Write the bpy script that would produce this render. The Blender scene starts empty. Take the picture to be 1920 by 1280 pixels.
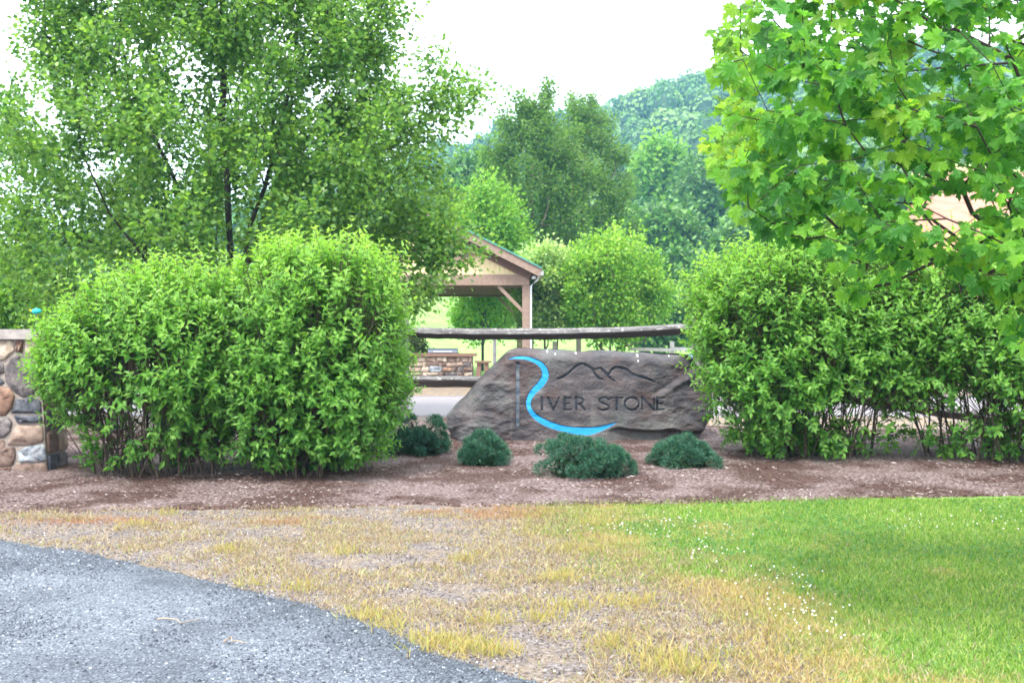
import bpy, math
import numpy as np
from mathutils import Vector, Matrix

# ------------------------------------------------------------------ camera, light
sc = bpy.context.scene
C = sc.collection
F, HZ, CAMZ = 2060.0, 625.0, 1.5           # focal length in px of a 1920 px frame, horizon row, eye height
cam_d = bpy.data.cameras.new('camera'); cam = bpy.data.objects.new('camera', cam_d); C.objects.link(cam)
cam.location = (0, 0, CAMZ); cam.rotation_euler = (math.radians(90), 0, 0)
cam_d.sensor_width = 36; cam_d.lens = 36 * F / 1920; cam_d.shift_y = -15 / 1920
cam_d.clip_start = 0.1; cam_d.clip_end = 4000
sc.camera = cam
SUN_EL, SUN_AZ = 58, 205                    # degrees; azimuth of the sun seen from above, from +Y clockwise
w = bpy.data.worlds.new('World'); sc.world = w; w.use_nodes = True
nt = w.node_tree; bg = nt.nodes['Background']
sky = nt.nodes.new('ShaderNodeTexSky'); sky.sky_type = 'NISHITA'; sky.sun_disc = False
sky.sun_elevation = math.radians(SUN_EL); sky.sun_rotation = math.radians(SUN_AZ)
sky.air_density = 1.0; sky.dust_density = 2.0
tc = nt.nodes.new('ShaderNodeTexCoord')
nz_ = nt.nodes.new('ShaderNodeTexNoise'); nz_.inputs['Scale'].default_value = 2.2; nz_.inputs['Detail'].default_value = 5
rmp = nt.nodes.new('ShaderNodeMapRange'); rmp.inputs[1].default_value = .30; rmp.inputs[2].default_value = .62
rmp.inputs[3].default_value = .62; rmp.inputs[4].default_value = .95
mixw = nt.nodes.new('ShaderNodeMix'); mixw.data_type = 'RGBA'
mixw.inputs[7].default_value = (6.3, 6.5, 6.8, 1)
nt.links.new(tc.outputs['Generated'], nz_.inputs['Vector']); nt.links.new(nz_.outputs[0], rmp.inputs[0])
nt.links.new(rmp.outputs[0], mixw.inputs[0]); nt.links.new(sky.outputs[0], mixw.inputs[6])
nt.links.new(mixw.outputs[2], bg.inputs[0]); bg.inputs[1].default_value = 0.14
sd_ = bpy.data.lights.new('sun', 'SUN'); sd_.energy = 1.5; sd_.angle = math.radians(12); sd_.color = (1, .96, .88)
sun = bpy.data.objects.new('sun', sd_); C.objects.link(sun)
az, el = math.radians(SUN_AZ), math.radians(SUN_EL)
sdir = Vector((math.sin(az) * math.cos(el), math.cos(az) * math.cos(el), math.sin(el)))
sun.rotation_euler = sdir.to_track_quat('Z', 'Y').to_euler()
vs = sc.view_settings; vs.view_transform = 'Standard'; vs.look = 'None'; vs.exposure = 2.15; vs.gamma = 1
vs.use_curve_mapping = False
sc.render.engine = 'CYCLES'
cy = sc.cycles; cy.use_denoising = True; cy.max_bounces = 7; cy.diffuse_bounces = 3; cy.transmission_bounces = 4
cy.glossy_bounces = 2; cy.volume_bounces = 1; cy.transparent_max_bounces = 4; cy.caustics_reflective = False
cy.caustics_refractive = False; cy.filter_width = 1.7

rng = np.random.default_rng(11)
def P(px, py, Y): return np.array([(px - 960) / F * Y, Y, CAMZ + (HZ - py) / F * Y])
def G(px, py, z=0.):
    Y = (CAMZ - z) * F / (py - HZ); return ((px - 960) / F * Y, Y)
def nrm(a): return a / np.maximum(np.linalg.norm(a, axis=-1, keepdims=True), 1e-9)
def sstep(a, b, x):
    t = np.clip((x - a) / (b - a), 0, 1); return t * t * (3 - 2 * t)

# value noise, vectorised
_perm = np.random.default_rng(3).random(65536)
def _h(ix, iy, iz, s): return _perm[((ix * 73856093) ^ (iy * 19349663) ^ (iz * 83492791) ^ (s * 2654435)) & 65535]
def vnoise(p, s=0):
    p = np.asarray(p, float)
    if p.shape[-1] == 2: p = np.concatenate([p, np.zeros(p.shape[:-1] + (1,))], -1)
    i = np.floor(p).astype(np.int64); f = p - i; f = f * f * (3 - 2 * f); r = 0
    for dx in (0, 1):
        for dy in (0, 1):
            for dz in (0, 1):
                wgt = (f[..., 0] if dx else 1 - f[..., 0]) * (f[..., 1] if dy else 1 - f[..., 1]) * (f[..., 2] if dz else 1 - f[..., 2])
                r = r + wgt * _h(i[..., 0] + dx, i[..., 1] + dy, i[..., 2] + dz, s)
    return r
def fbm(p, o=4, s=0):
    r = 0; a = .5; t = 0; p = np.asarray(p, float)
    for k in range(o): r = r + a * vnoise(p * 2 ** k, s + k); t += a; a *= .5
    return r / t

# ------------------------------------------------------------------ objects
def tag(o, label=None, cat=None, group=None, kind=None):
    if label: o['label'] = label
    if cat: o['category'] = cat
    if group: o['group'] = group
    if kind: o['kind'] = kind
    return o
def thing(name, loc, label, cat, group=None):
    o = bpy.data.objects.new(name, None); C.objects.link(o); o.location = tuple(float(v) for v in loc)
    o.empty_display_size = .2
    return tag(o, label, cat, group)
def mesh_data(name, V, faces, mat, smooth=False, attrs=None):
    V = np.asarray(V, np.float32); me = bpy.data.meshes.new(name)
    faces = [np.asarray(f, np.int32) for f in faces if len(f)]
    me.vertices.add(len(V)); me.vertices.foreach_set('co', V.ravel())
    L = np.concatenate([f.ravel() for f in faces]); tot = np.concatenate([np.full(len(f), f.shape[1], np.int32) for f in faces])
    st = np.concatenate([[0], np.cumsum(tot)[:-1]]).astype(np.int32)
    me.loops.add(len(L)); me.loops.foreach_set('vertex_index', L)
    me.polygons.add(len(tot)); me.polygons.foreach_set('loop_start', st); me.polygons.foreach_set('loop_total', tot)
    me.polygons.foreach_set('use_smooth', np.full(len(tot), bool(smooth)))
    me.update(calc_edges=True)
    for k, a in (attrs or {}).items():
        at = me.attributes.new(k, 'FLOAT', 'POINT'); at.data.foreach_set('value', np.asarray(a, np.float32))
    if mat: me.materials.append(mat)
    return me
def obj(name, V, faces, mat, parent=None, smooth=False, attrs=None, kind=None):
    """mesh object; V in world coordinates, the object's origin is its parent's"""
    V = np.asarray(V, float)
    if parent is not None: V = V - np.array(parent.location)
    o = bpy.data.objects.new(name, mesh_data(name, V, faces, mat, smooth, attrs)); C.objects.link(o)
    if parent is not None: o.parent = parent
    if kind: o['kind'] = kind
    return o
def sub(name, V, faces, mat, part, smooth=False):
    """sub-part: child of a part whose own origin is its thing's"""
    base = part.parent.location if part.parent else part.location
    o = bpy.data.objects.new(name, mesh_data(name, np.asarray(V, float) - np.array(base), faces, mat, smooth)); C.objects.link(o)
    o.parent = part; return o
class MB:
    def __init__(s): s.V = []; s.F = {}; s.n = 0
    def add(s, V, Fs):
        V = np.asarray(V, float)
        for f in Fs: s.F.setdefault(len(f), []).append([i + s.n for i in f])
        s.V.append(V); s.n += len(V); return s
    def box(s, a, b, jit=0):
        a, b = np.minimum(a, b), np.maximum(a, b)
        V = np.array([[x, y, z] for x in (a[0], b[0]) for y in (a[1], b[1]) for z in (a[2], b[2])], float)
        if jit: V += rng.normal(0, jit, V.shape)
        return s.add(V, [(0, 1, 3, 2), (4, 6, 7, 5), (0, 4, 5, 1), (2, 3, 7, 6), (0, 2, 6, 4), (1, 5, 7, 3)])
    def beam(s, p, q, w_, h_, up=(0, 0, 1)):
        p, q = np.array(p, float), np.array(q, float); d = nrm(q - p); x = nrm(np.cross(d, up)); z = np.cross(x, d)
        V = [e + x * a * w_ / 2 + z * b * h_ / 2 for e in (p, q) for a, b in ((-1, -1), (1, -1), (1, 1), (-1, 1))]
        return s.add(V, [(3, 2, 1, 0), (4, 5, 6, 7), (0, 1, 5, 4), (1, 2, 6, 5), (2, 3, 7, 6), (3, 0, 4, 7)])
    def tube(s, pts, rad, n=6):
        V, Fs = tube(pts, rad, n); return s.add(V, [tuple(f) for k in Fs for f in k])
    def cyl(s, c, ax, r, l, n=20):
        ax = nrm(np.array(ax, float)); c = np.array(c, float); return s.tube([c - ax * l / 2, c + ax * l / 2], [r, r], n)
    def build(s, name, mat, parent=None, smooth=False, kind=None):
        return obj(name, np.concatenate(s.V), [np.array(v) for v in s.F.values()], mat, parent, smooth, kind=kind)
    def subbuild(s, name, mat, part, smooth=False):
        return sub(name, np.concatenate(s.V), [np.array(v) for v in s.F.values()], mat, part, smooth)
def tube(pts, rad, n=6):
    pts = np.asarray(pts, float); m = len(pts); rad = np.broadcast_to(np.asarray(rad, float), (m,))
    d = np.gradient(pts, axis=0) if m > 2 else np.repeat([pts[1] - pts[0]], 2, 0); d = nrm(d)
    ref = np.where(np.abs(d[:, 2:3]) > .9, [[1., 0, 0]], [[0, 0, 1.]]); x = nrm(np.cross(d, ref)); y = np.cross(d, x)
    a = np.arange(n) * 2 * math.pi / n
    V = (pts[:, None] + rad[:, None, None] * (x[:, None] * np.cos(a)[None, :, None] + y[:, None] * np.sin(a)[None, :, None])).reshape(-1, 3)
    i = np.arange(m - 1)[:, None] * n; k = np.arange(n)[None]; k2 = (k + 1) % n
    Q = np.stack([i + k, i + k2, i + n + k2, i + n + k], -1).reshape(-1, 4)
    caps = [list(range(n))[::-1], [(m - 1) * n + j for j in range(n)]]
    return V, [Q, np.array(caps)]
def segs_mesh(A, B, ra, rb, n=5):
    """many frusta at once"""
    d = nrm(B - A); ref = np.where(np.abs(d[:, 2:3]) > .9, [[1., 0, 0]], [[0, 0, 1.]]); x = nrm(np.cross(d, ref)); y = np.cross(d, x)
    a = np.arange(n) * 2 * math.pi / n; ring = x[:, None] * np.cos(a)[None, :, None] + y[:, None] * np.sin(a)[None, :, None]
    V = np.stack([A[:, None] + ring * ra[:, None, None], B[:, None] + ring * rb[:, None, None]], 1).reshape(-1, 3)
    i = np.arange(len(A))[:, None] * 2 * n; k = np.arange(n)[None]; k2 = (k + 1) % n
    return V, np.stack([i + k, i + k2, i + n + k2, i + n + k], -1).reshape(-1, 4)

# ------------------------------------------------------------------ materials
class N:
    def __init__(s, name):
        s.m = bpy.data.materials.new(name); s.m.use_nodes = True; s.t = s.m.node_tree
        s.bsdf = s.t.nodes['Principled BSDF']; s.out = s.t.nodes['Material Output']
        s.bsdf.inputs['Specular IOR Level'].default_value = .3; s.bsdf.inputs['Roughness'].default_value = .8
    def n(s, typ, **kw):
        nd = s.t.nodes.new('ShaderNode' + typ)
        for k, v in kw.items(): setattr(nd, k, v)
        return nd
    def l(s, a, b): s.t.links.new(a, b)
    def pos(s, scale=(1, 1, 1)):
        g = s.n('TexCoord'); mp = s.n('Mapping'); mp.inputs['Scale'].default_value = scale; s.l(g.outputs['Object'], mp.inputs[0]); return mp.outputs[0]
    def noise(s, scale, detail=4, vec=None, rough=.55):
        nd = s.n('TexNoise'); nd.inputs['Scale'].default_value = scale; nd.inputs['Detail'].default_value = detail
        nd.inputs['Roughness'].default_value = rough; s.l(vec or s.pos(), nd.inputs['Vector']); return nd.outputs[0]
    def voro(s, scale, vec=None, out='Color', feature='F1'):
        nd = s.n('TexVoronoi', feature=feature); nd.inputs['Scale'].default_value = scale; s.l(vec or s.pos(), nd.inputs['Vector']); return nd.outputs[out]
    def ramp(s, fac, stops):
        r = s.n('ValToRGB'); e = r.color_ramp.elements
        while len(e) < len(stops): e.new(.5)
        for i, (p, c) in enumerate(stops): e[i].position = p; e[i].color = (*c, 1)
        s.l(fac, r.inputs[0]); return r.outputs[0]
    def mix(s, f, a, b, mode='MIX'):
        m = s.n('Mix', data_type='RGBA', blend_type=mode)
        for v, i in ((f, 0), (a, 6), (b, 7)):
            if isinstance(v, (int, float)): m.inputs[i].default_value = v
            elif isinstance(v, tuple): m.inputs[i].default_value = (*v, 1)
            else: s.l(v, m.inputs[i])
        return m.outputs[2]
    def mr(s, v, a, b, c=0., d=1.):
        m = s.n('MapRange'); s.l(v, m.inputs[0])
        for i, x in enumerate((a, b, c, d)): m.inputs[i + 1].default_value = x
        return m.outputs[0]
    def math(s, op, a, b=0.):
        m = s.n('Math', operation=op)
        for v, i in ((a, 0), (b, 1)):
            if isinstance(v, (int, float)): m.inputs[i].default_value = v
            else: s.l(v, m.inputs[i])
        return m.outputs[0]
    def attr(s, name): a = s.n('Attribute', attribute_name=name); return a.outputs['Fac']
    def rand(s):
        g = s.n('NewGeometry'); o = s.n('ObjectInfo'); return s.math('FRACT', s.math('ADD', g.outputs['Random Per Island'], o.outputs['Random']))
    def col(s, c):
        if isinstance(c, tuple): s.bsdf.inputs['Base Color'].default_value = (*c, 1)
        else: s.l(c, s.bsdf.inputs['Base Color'])
        return s
    def bump(s, h, strength=.5, dist=.01):
        b = s.n('Bump'); b.inputs['Strength'].default_value = strength; b.inputs['Distance'].default_value = dist
        s.l(h, b.inputs['Height']); s.l(b.outputs[0], s.bsdf.inputs['Normal']); return s

def leaf_mat(name, stops, young=(.25, .30, .04), trans=.42, tboost=1.5, rough=.45, big=0):
    m = N(name); c = m.ramp(m.rand(), stops)
    if big:
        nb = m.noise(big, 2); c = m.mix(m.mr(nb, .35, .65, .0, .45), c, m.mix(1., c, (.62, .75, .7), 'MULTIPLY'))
    c = m.mix(m.attr('young'), c, young)
    m.col(c); m.bsdf.inputs['Roughness'].default_value = rough; m.bsdf.inputs['Specular IOR Level'].default_value = .35
    t = m.n('BsdfTranslucent'); m.l(m.mix(1., c, (tboost * 1.15, tboost * 1.1, tboost * .6), 'MULTIPLY'), t.inputs[0])
    x = m.n('MixShader'); x.inputs[0].default_value = trans; m.l(m.bsdf.outputs[0], x.inputs[1]); m.l(t.outputs[0], x.inputs[2])
    m.l(x.outputs[0], m.out.inputs[0]); return m.m
M = {}
M['hedge'] = leaf_mat('hedge_leaf', [(0, (.032, .135, .024)), (.35, (.075, .235, .036)), (.8, (.125, .31, .048)), (1, (.20, .38, .075))], young=(.29, .49, .085), trans=.48, tboost=1.6)
M['pear'] = leaf_mat('pear_leaf', [(0, (.028, .092, .026)), (.4, (.075, .18, .040)), (.8, (.125, .25, .052)), (1, (.22, .34, .09))], young=(.20, .35, .06), rough=.36, trans=.48, tboost=1.7, big=.6)
M['maple'] = leaf_mat('maple_leaf', [(0, (.030, .12, .026)), (.4, (.064, .21, .034)), (.8, (.12, .29, .038)), (1, (.20, .39, .048))], young=(.40, .50, .045), trans=.56, tboost=1.8)
M['midpear'] = leaf_mat('midpear_leaf', [(0, (.026, .085, .026)), (.5, (.068, .16, .042)), (1, (.125, .235, .055))], young=(.18, .30, .065), trans=.48, big=.5)
M['lime'] = leaf_mat('lime_leaf', [(0, (.045, .16, .02)), (.6, (.12, .30, .035)), (1, (.21, .40, .05))], young=(.30, .46, .07), big=.8)
M['dogwood'] = leaf_mat('dogwood_leaf', [(0, (.065, .17, .04)), (.5, (.15, .31, .07)), (1, (.28, .42, .14))], young=(.40, .52, .22), big=.8)
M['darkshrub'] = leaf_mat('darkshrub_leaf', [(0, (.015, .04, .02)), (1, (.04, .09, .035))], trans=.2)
M['maroon'] = leaf_mat('maroon_leaf', [(0, (.06, .01, .02)), (.7, (.18, .015, .05)), (1, (.45, .05, .15))], trans=.3)
M['forest'] = leaf_mat('forest_leaf', [(0, (.018, .07, .022)), (.5, (.050, .155, .032)), (1, (.10, .24, .04))], young=(.20, .33, .08), big=.06, trans=.25)
M['juniper'] = leaf_mat('juniper_needle', [(0, (.012, .05, .032)), (.6, (.032, .125, .075)), (.93, (.085, .23, .125)), (1, (.14, .12, .06))], trans=.15, tboost=1.2, rough=.6)
M['grass'] = leaf_mat('grass_blade', [(0, (.05, .13, .018)), (.4, (.12, .24, .03)), (.8, (.21, .34, .05)), (1, (.42, .42, .15))], young=(.40, .30, .13), trans=.35)
M['straw'] = leaf_mat('straw_blade', [(0, (.16, .11, .07)), (.4, (.30, .225, .150)), (.8, (.41, .335, .225)), (1, (.26, .33, .08))], young=(.34, .15, .07), trans=.3)
def bark(name, a, b):
    m = N(name); n1 = m.noise(9, 5, m.pos((6, 6, 1))); m.col(m.ramp(n1, [(.3, a), (.7, b)])); m.bump(n1, .7, .02); return m.m
M['bark'] = bark('pear_bark', (.016, .012, .011), (.06, .048, .042))
M['maplebark'] = bark('maple_bark', (.02, .012, .012), (.06, .04, .035))
M['stem'] = bark('shrub_stem', (.035, .022, .016), (.13, .095, .07))
M['trunkgrey'] = bark('grey_bark', (.08, .06, .05), (.22, .17, .14))

# leaf templates: x along the leaf, y across, z the upper face
LEAF4 = (np.array([[0, 0, 0], [.42, .25, .05], [.42, -.25, .05], [.42, 0, 0], [1, 0, -.14]], float), [np.array([[0, 3, 1], [0, 2, 3], [1, 3, 4], [3, 2, 4]])])
HEX = (np.array([[0, 0, 0], [.3, -.3, .04], [.7, -.26, .02], [1, 0, -.08], [.7, .26, .02], [.3, .3, .04]], float), [np.array([[0, 1, 2, 3, 4, 5]])])
QUAD = (np.array([[0, 0, 0], [.5, -.35, .06], [1, 0, -.05], [.5, .35, .06]], float), [np.array([[0, 1, 2, 3]])])
NEEDLE = (np.array([[0, -.09, 0], [0, .09, 0], [1, 0, 0]], float), [np.array([[0, 1, 2]])])
BLADE = (np.array([[0, -.05, 0], [0, .05, 0], [.6, .05, .06], [1, 0, .22]], float), [np.array([[0, 1, 2, 3]])])
LEAF2 = (np.array([[0, 0, 0], [.42, -.25, .05], [1, 0, -.12], [.42, .25, .05]], float), [np.array([[0, 1, 2], [0, 2, 3]])])
half = [(.0, .03), (.12, .20), (.05, .42), (.22, .34), (.30, .50), (.38, .40), (.62, .58), (.56, .36), (.72, .34), (.62, .20), (.60, .12), (.80, .20), (.84, .11), (1.05, .0)]
mo = [(x, y, .06 - .24 * x * x - .10 * y * y + .09 * abs(y) + .05 * ((k % 3) - 1)) for k, (x, y) in enumerate(half)]
mo += [(x, -y, z) for x, y, z in reversed(mo[:-1])]
MAPLE = (np.array([(.25, 0, .0)] + [(x, y, z) for x, y, z in mo]), [np.array([[0, 1 + (k + 1) % len(mo), 1 + k] for k in range(len(mo))])])
def basis(d, n):
    x = nrm(d); z = nrm(n - (n * x).sum(-1, keepdims=True) * x); y = np.cross(z, x); return x, y, z
def scatter(T, pos, d, n, s, wid=None):
    V0, Fs = T; x, y, z = basis(d, n); s = np.broadcast_to(s, (len(pos),)); wd = s if wid is None else np.broadcast_to(wid, (len(pos),))
    V = pos[:, None] + s[:, None, None] * V0[None, :, :1] * x[:, None] + wd[:, None, None] * V0[None, :, 1:2] * y[:, None] + s[:, None, None] * V0[None, :, 2:] * z[:, None]
    k = len(V0); off = (np.arange(len(pos)) * k)[:, None, None]
    return V.reshape(-1, 3), [(f[None] + off).reshape(-1, f.shape[1]) for f in Fs], k
def rdir(n, up=0.): v = rng.normal(size=(n, 3)); v = nrm(v); v[:, 2] += up; return nrm(v)
def seen_size(pos, s):
    px = 960 + pos[:, 0] / pos[:, 1] * F; py = HZ - (pos[:, 2] - CAMZ) / pos[:, 1] * F
    r = s / pos[:, 1]; r[(px < 5) | (px > 1915) | (py < 5) | (py > 1275)] = 0
    return r
def leaves(parent, T, mat, pos, d, n, s, young=None, parts=0, part_name='leaf', name='foliage', vis=None, rest=None):
    young = np.zeros(len(pos)) if young is None else young
    if parts:
        r = seen_size(pos, s) if vis is None else seen_size(pos, s) * vis
        pick = np.argsort(-r)[:parts]; keep = np.ones(len(pos), bool); keep[pick] = False
        datas = [mesh_data(part_name, T[0], T[1], mat, False, {'young': np.full(len(T[0]), v)}) for v in (0, .3, .6, .95)]
        x, y, z = basis(d, n); b = np.array(parent.location)
        for i in pick:
            o = bpy.data.objects.new(part_name, datas[int(min(3, young[i] * 4))]); C.objects.link(o); o.parent = parent
            Mx = Matrix(np.column_stack([x[i] * s[i], y[i] * s[i], z[i] * s[i], pos[i] - b]).tolist()); Mx.resize_4x4() if False else None
            m4 = Matrix.Identity(4)
            for r_ in range(3):
                m4[r_][0] = x[i][r_] * s[i]; m4[r_][1] = y[i][r_] * s[i]; m4[r_][2] = z[i][r_] * s[i]; m4[r_][3] = pos[i][r_] - b[r_]
            o.matrix_local = m4
        pos, d, n, s, young = pos[keep], d[keep], n[keep], s[keep], young[keep]
    V, Fs, k = scatter(rest or T, pos, d, n, s)
    return obj(name, V, Fs, mat, parent, attrs={'young': np.repeat(young, k)}, kind='stuff')
def grow(trunks, targets, step=.3, bend=.12, drop=0.):
    """connect target tips to the nearest wood already there; returns nodes, parents, tips' load"""
    pos, par = [], []
    for tr in trunks:
        for i, p in enumerate(tr['p']):
            pos.append(np.array(p, float)); par.append(tr.get('from', -1) if i == 0 else len(pos) - 2)
    nt0 = len(pos); root = pos[0]; A = np.zeros((60000, 3)); A[:nt0] = pos; n = nt0
    L = np.zeros(60000); 
    for i in range(nt0): L[i] = 0 if par[i] < 0 else L[par[i]] + np.linalg.norm(A[i] - A[par[i]])
    for t in targets[np.argsort(np.linalg.norm(targets - root, axis=1))]:
        dd = np.linalg.norm(A[:n] - t, axis=1) + .25 * L[:n] + np.where(A[:n, 2] > t[2] - drop, 1.2 * (A[:n, 2] - t[2] + drop), 0)
        j = int(np.argmin(dd)); a = A[j].copy(); dist = np.linalg.norm(t - a); k = max(1, int(dist / step))
        side = rng.normal(size=3) * bend * dist; side[2] -= .06 * dist; last = j
        for q in range(1, k + 1):
            u = q / k; A[n] = a + (t - a) * u + side * 4 * u * (1 - u) * .5 + rng.normal(size=3) * .012 * (q < k)
            L[n] = L[last] + dist / k; par.append(last); last = n; n += 1
    A = A[:n]; par = np.array(par); load = np.zeros(n); kids = np.zeros(n, int)
    for i in range(n):
        if par[i] >= 0: kids[par[i]] += 1
    load[kids == 0] = 1
    for i in range(n - 1, -1, -1):
        if par[i] >= 0: load[par[i]] += load[i]
    return A, par, load, nt0
def wood(parent, A, par, load, r0, rtip, matb, nsplit, e=.5, names=('trunk', 'twigs')):
    r = rtip * load ** e; r = np.minimum(r, r0); ch = np.where(par >= 0)[0]; pr = par[ch]
    big = r[ch] > nsplit
    for sel, nm, sides in ((big, names[0], 8), (~big, names[1], 4)):
        c = ch[sel]
        if not len(c): continue
        p = par[c]; V, Q = segs_mesh(A[p], A[c] + nrm(A[c] - A[p]) * r[c][:, None] * .3, np.minimum(r[p], r[c] * 1.5), r[c], sides)
        obj(nm, V, [Q], matb, parent, smooth=True, kind='stuff' if nm == names[1] else None)
    return r

# ------------------------------------------------------------------ terrain
RID = np.array([[-1500, 520], [-400, 520], [0, 500], [400, 430], [700, 330], [820, 285], [900, 262], [1000, 235], [1130, 205], [1200, 178], [1320, 138], [1450, 118], [1600, 110], [1920, 120], [2600, 200], [3600, 380]], float)
def hz(X, Y):
    X, Y = np.asarray(X, float), np.asarray(Y, float)
    z = .13 * sstep(9.6, 13.6, Y) * (1 - sstep(15, 17.5, Y))
    z = z + .36 * np.exp(-((X - .55) / 1.9) ** 2) * np.exp(-((Y - 15.1) / .7) ** 2)
    z = z + .012 * (vnoise(np.stack([X * 1.3, Y * 1.3], -1), 5) - .5) * (Y < 20)
    px = 960 + X / np.maximum(Y, 20) * F
    top = CAMZ + (HZ - 32 - np.interp(px, RID[:, 0], RID[:, 1])) / F * 350
    t = np.clip((Y - 70) / 280, 0, 1); lump = (fbm(np.stack([X, Y], -1) / 45, 3, 9) - .5) * 16 * t * (1 - t) * 3
    z = z + np.maximum(0, top - 0) * t ** 1.3 + lump
    z = z - .00025 * np.maximum(Y - 350, 0) ** 1.5
    z = z + 9.2 * sstep(62, 84, Y) * sstep(1600, 1720, px) * (1 - .7 * sstep(120, 240, Y))
    mead = sstep(55, 100, Y) * (1 - sstep(600, 960, px)) * 4.5
    return z + mead * (1 - t)
def lawn_s(X, Y): return (X - .42) - (9.2 - Y) * .22 + 1.1 * (fbm(np.stack([X * 1.3, Y * 1.6], -1), 4, 21) - .5)
rows = np.concatenate([np.arange(-6, 20, .22), 20 * 1.045 ** np.arange(0, 88)]); cols = np.sinh(np.linspace(-1, 1, 201) * 2.2) / math.sinh(2.2) * 3.2
YY, SS = np.meshgrid(rows, cols, indexing='ij'); XX = SS * np.maximum(YY, 7); ZZ = hz(XX, YY)
nr, nc = YY.shape; i = (np.arange(nr - 1)[:, None] * nc + np.arange(nc - 1)[None]).ravel()
Qg = np.stack([i, i + 1, i + nc + 1, i + nc], -1)
green = np.where(YY < 12, sstep(-.1, .5, lawn_s(XX, YY)), 0) + sstep(31, 35, YY)
red = sstep(9, 13, XX - (YY - 60) * .2) * sstep(58, 64, YY) * (1 - sstep(105, 120, YY)) * sstep(1640, 1700, 960 + XX / np.maximum(YY, 1) * F)
strawm = np.where(YY < 12, 0.35, 1) * (1 - np.clip(green, 0, 1))
m = N('ground_soil'); n1 = m.noise(5, 6); n2 = m.noise(38, 4); n3 = m.noise(.7, 3)
soil = m.ramp(n2, [(.32, (.045, .036, .034)), (.5, (.125, .103, .096)), (.66, (.235, .205, .20))])
strw = m.ramp(n1, [(.3, (.15, .105, .062)), (.7, (.27, .20, .115))])
soil = m.mix(m.math('MULTIPLY', m.attr('straw'), m.mr(n1, .42, .56)), soil, strw)
grs = m.ramp(m.noise(14, 5), [(.3, (.07, .13, .03)), (.7, (.17, .28, .06))])
far = m.ramp(n3, [(.35, (.15, .29, .06)), (.65, (.23, .37, .09))]); sp = m.n('SeparateXYZ'); m.l(m.pos(), sp.inputs[0])
grs = m.mix(m.mr(sp.outputs[1], 25, 40), grs, far)
soil = m.mix(m.mr(m.math('ADD', m.attr('green'), m.math('MULTIPLY', m.math('SUBTRACT', n1, .5), .8)), .35, .65), soil, grs)
soil = m.mix(m.attr('red'), soil, m.ramp(n3, [(.3, (.30, .115, .065)), (.7, (.37, .19, .125))]))
m.col(soil); m.bump(n2, .6, .02); M['ground'] = m.m
tag(obj('ground', np.stack([XX, YY, ZZ], -1).reshape(-1, 3), [Qg], M['ground'], smooth=True,
    attrs={'green': np.clip(green, 0, 1).ravel(), 'straw': strawm.ravel(), 'red': red.ravel()}), kind='structure')
def strip(name, xs, y0, y1, nrow, lift, mat, bump=0.):
    y0 = np.broadcast_to(y0, xs.shape); y1 = np.broadcast_to(y1, xs.shape); t = np.concatenate([[0], np.linspace(.0015, .9985, nrow - 2), [1]])[:, None]
    Y = y0 + (y1 - y0) * t; X = np.broadcast_to(xs, Y.shape); Z = hz(X, Y) + lift
    if bump: Z = Z + bump * (fbm(np.stack([X * 9, Y * 9], -1), 3, 31) - .4) * np.sin(t * math.pi) ** .3
    Z[0] -= .03; Z[-1] -= .03
    n = len(xs); i = (np.arange(nrow - 1)[:, None] * n + np.arange(n - 1)[None]).ravel()
    return tag(obj(name, np.stack([X, Y, Z], -1).reshape(-1, 3), [np.stack([i, i + 1, i + n + 1, i + n], -1)], mat, smooth=True), kind='structure')
# road
ROAD = np.array([(-30, 19)] + [(-12, 12.2)] + [(-6.5, 9.2)] + [G(px, py) for px, py in ((0, 1012), (180, 1042), (330, 1076), (480, 1114), (600, 1142), (700, 1180), (820, 1226), (960, 1272))] + [(.6, 4.3), (1.6, 3.4), (3.2, 2.2), (6, .6), (12, -2.5)])
def road_y(x): return np.interp(x, ROAD[:, 0], ROAD[:, 1]) + .10 * (fbm(np.stack([x * 3, x * 0], -1), 4, 41) - .5) + .05 * (vnoise(np.stack([x * 22, x * 0], -1), 43) - .5)
m = N('road_gravel'); v1 = m.voro(110); g1 = m.n('RGBToBW'); m.l(v1, g1.inputs[0]); n1 = m.noise(1.1, 4); n2 = m.noise(120, 3)
c = m.ramp(g1.outputs[0], [(.12, (.035, .042, .054)), (.45, (.090, .104, .125)), (.8, (.150, .168, .195)), (.95, (.33, .355, .39))])
c = m.mix(m.mr(n1, .38, .6), m.mix(1., c, (.72, .72, .74), 'MULTIPLY'), m.mix(1., c, (1.25, 1.24, 1.24), 'MULTIPLY')); m.col(c)
m.bump(m.math('ADD', g1.outputs[0], n2), .8, .008); M['road'] = m.m
xs = np.linspace(-14, 10, 900); strip('road', xs, -7, road_y(xs), 24, .014, M['road'])
# mulch bed
MB_F = np.array([(-16, 8.6), (-7, 8.9)] + [G(px, py) for px, py in ((0, 965), (200, 958), (400, 955), (600, 950), (800, 948), (1000, 950), (1130, 948), (1300, 944), (1500, 941), (1700, 935), (1920, 930))] + [(8, 10.6), (16, 11.5)])
def mulch_y(x): return np.interp(x, MB_F[:, 0], MB_F[:, 1]) + .20 * (fbm(np.stack([x * 2.5, x * 0], -1), 4, 51) - .5) + .10 * (vnoise(np.stack([x * 14, x * 0], -1), 53) - .5)
m = N('mulch'); n1 = m.noise(1.3, 5); n2 = m.noise(34, 6, m.pos((1, 2.0, 1)), .65); n3 = m.noise(160, 2)
c = m.ramp(n2, [(.32, (.014, .007, .006)), (.46, (.075, .042, .034)), (.56, (.17, .12, .108)), (.68, (.36, .30, .285))])
c = m.mix(m.mr(n1, .44, .56), m.mix(1., c, (.85, .68, .62), 'MULTIPLY'), m.mix(1., c, (1.9, 2.02, 2.15), 'MULTIPLY')); m.col(c)
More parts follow.
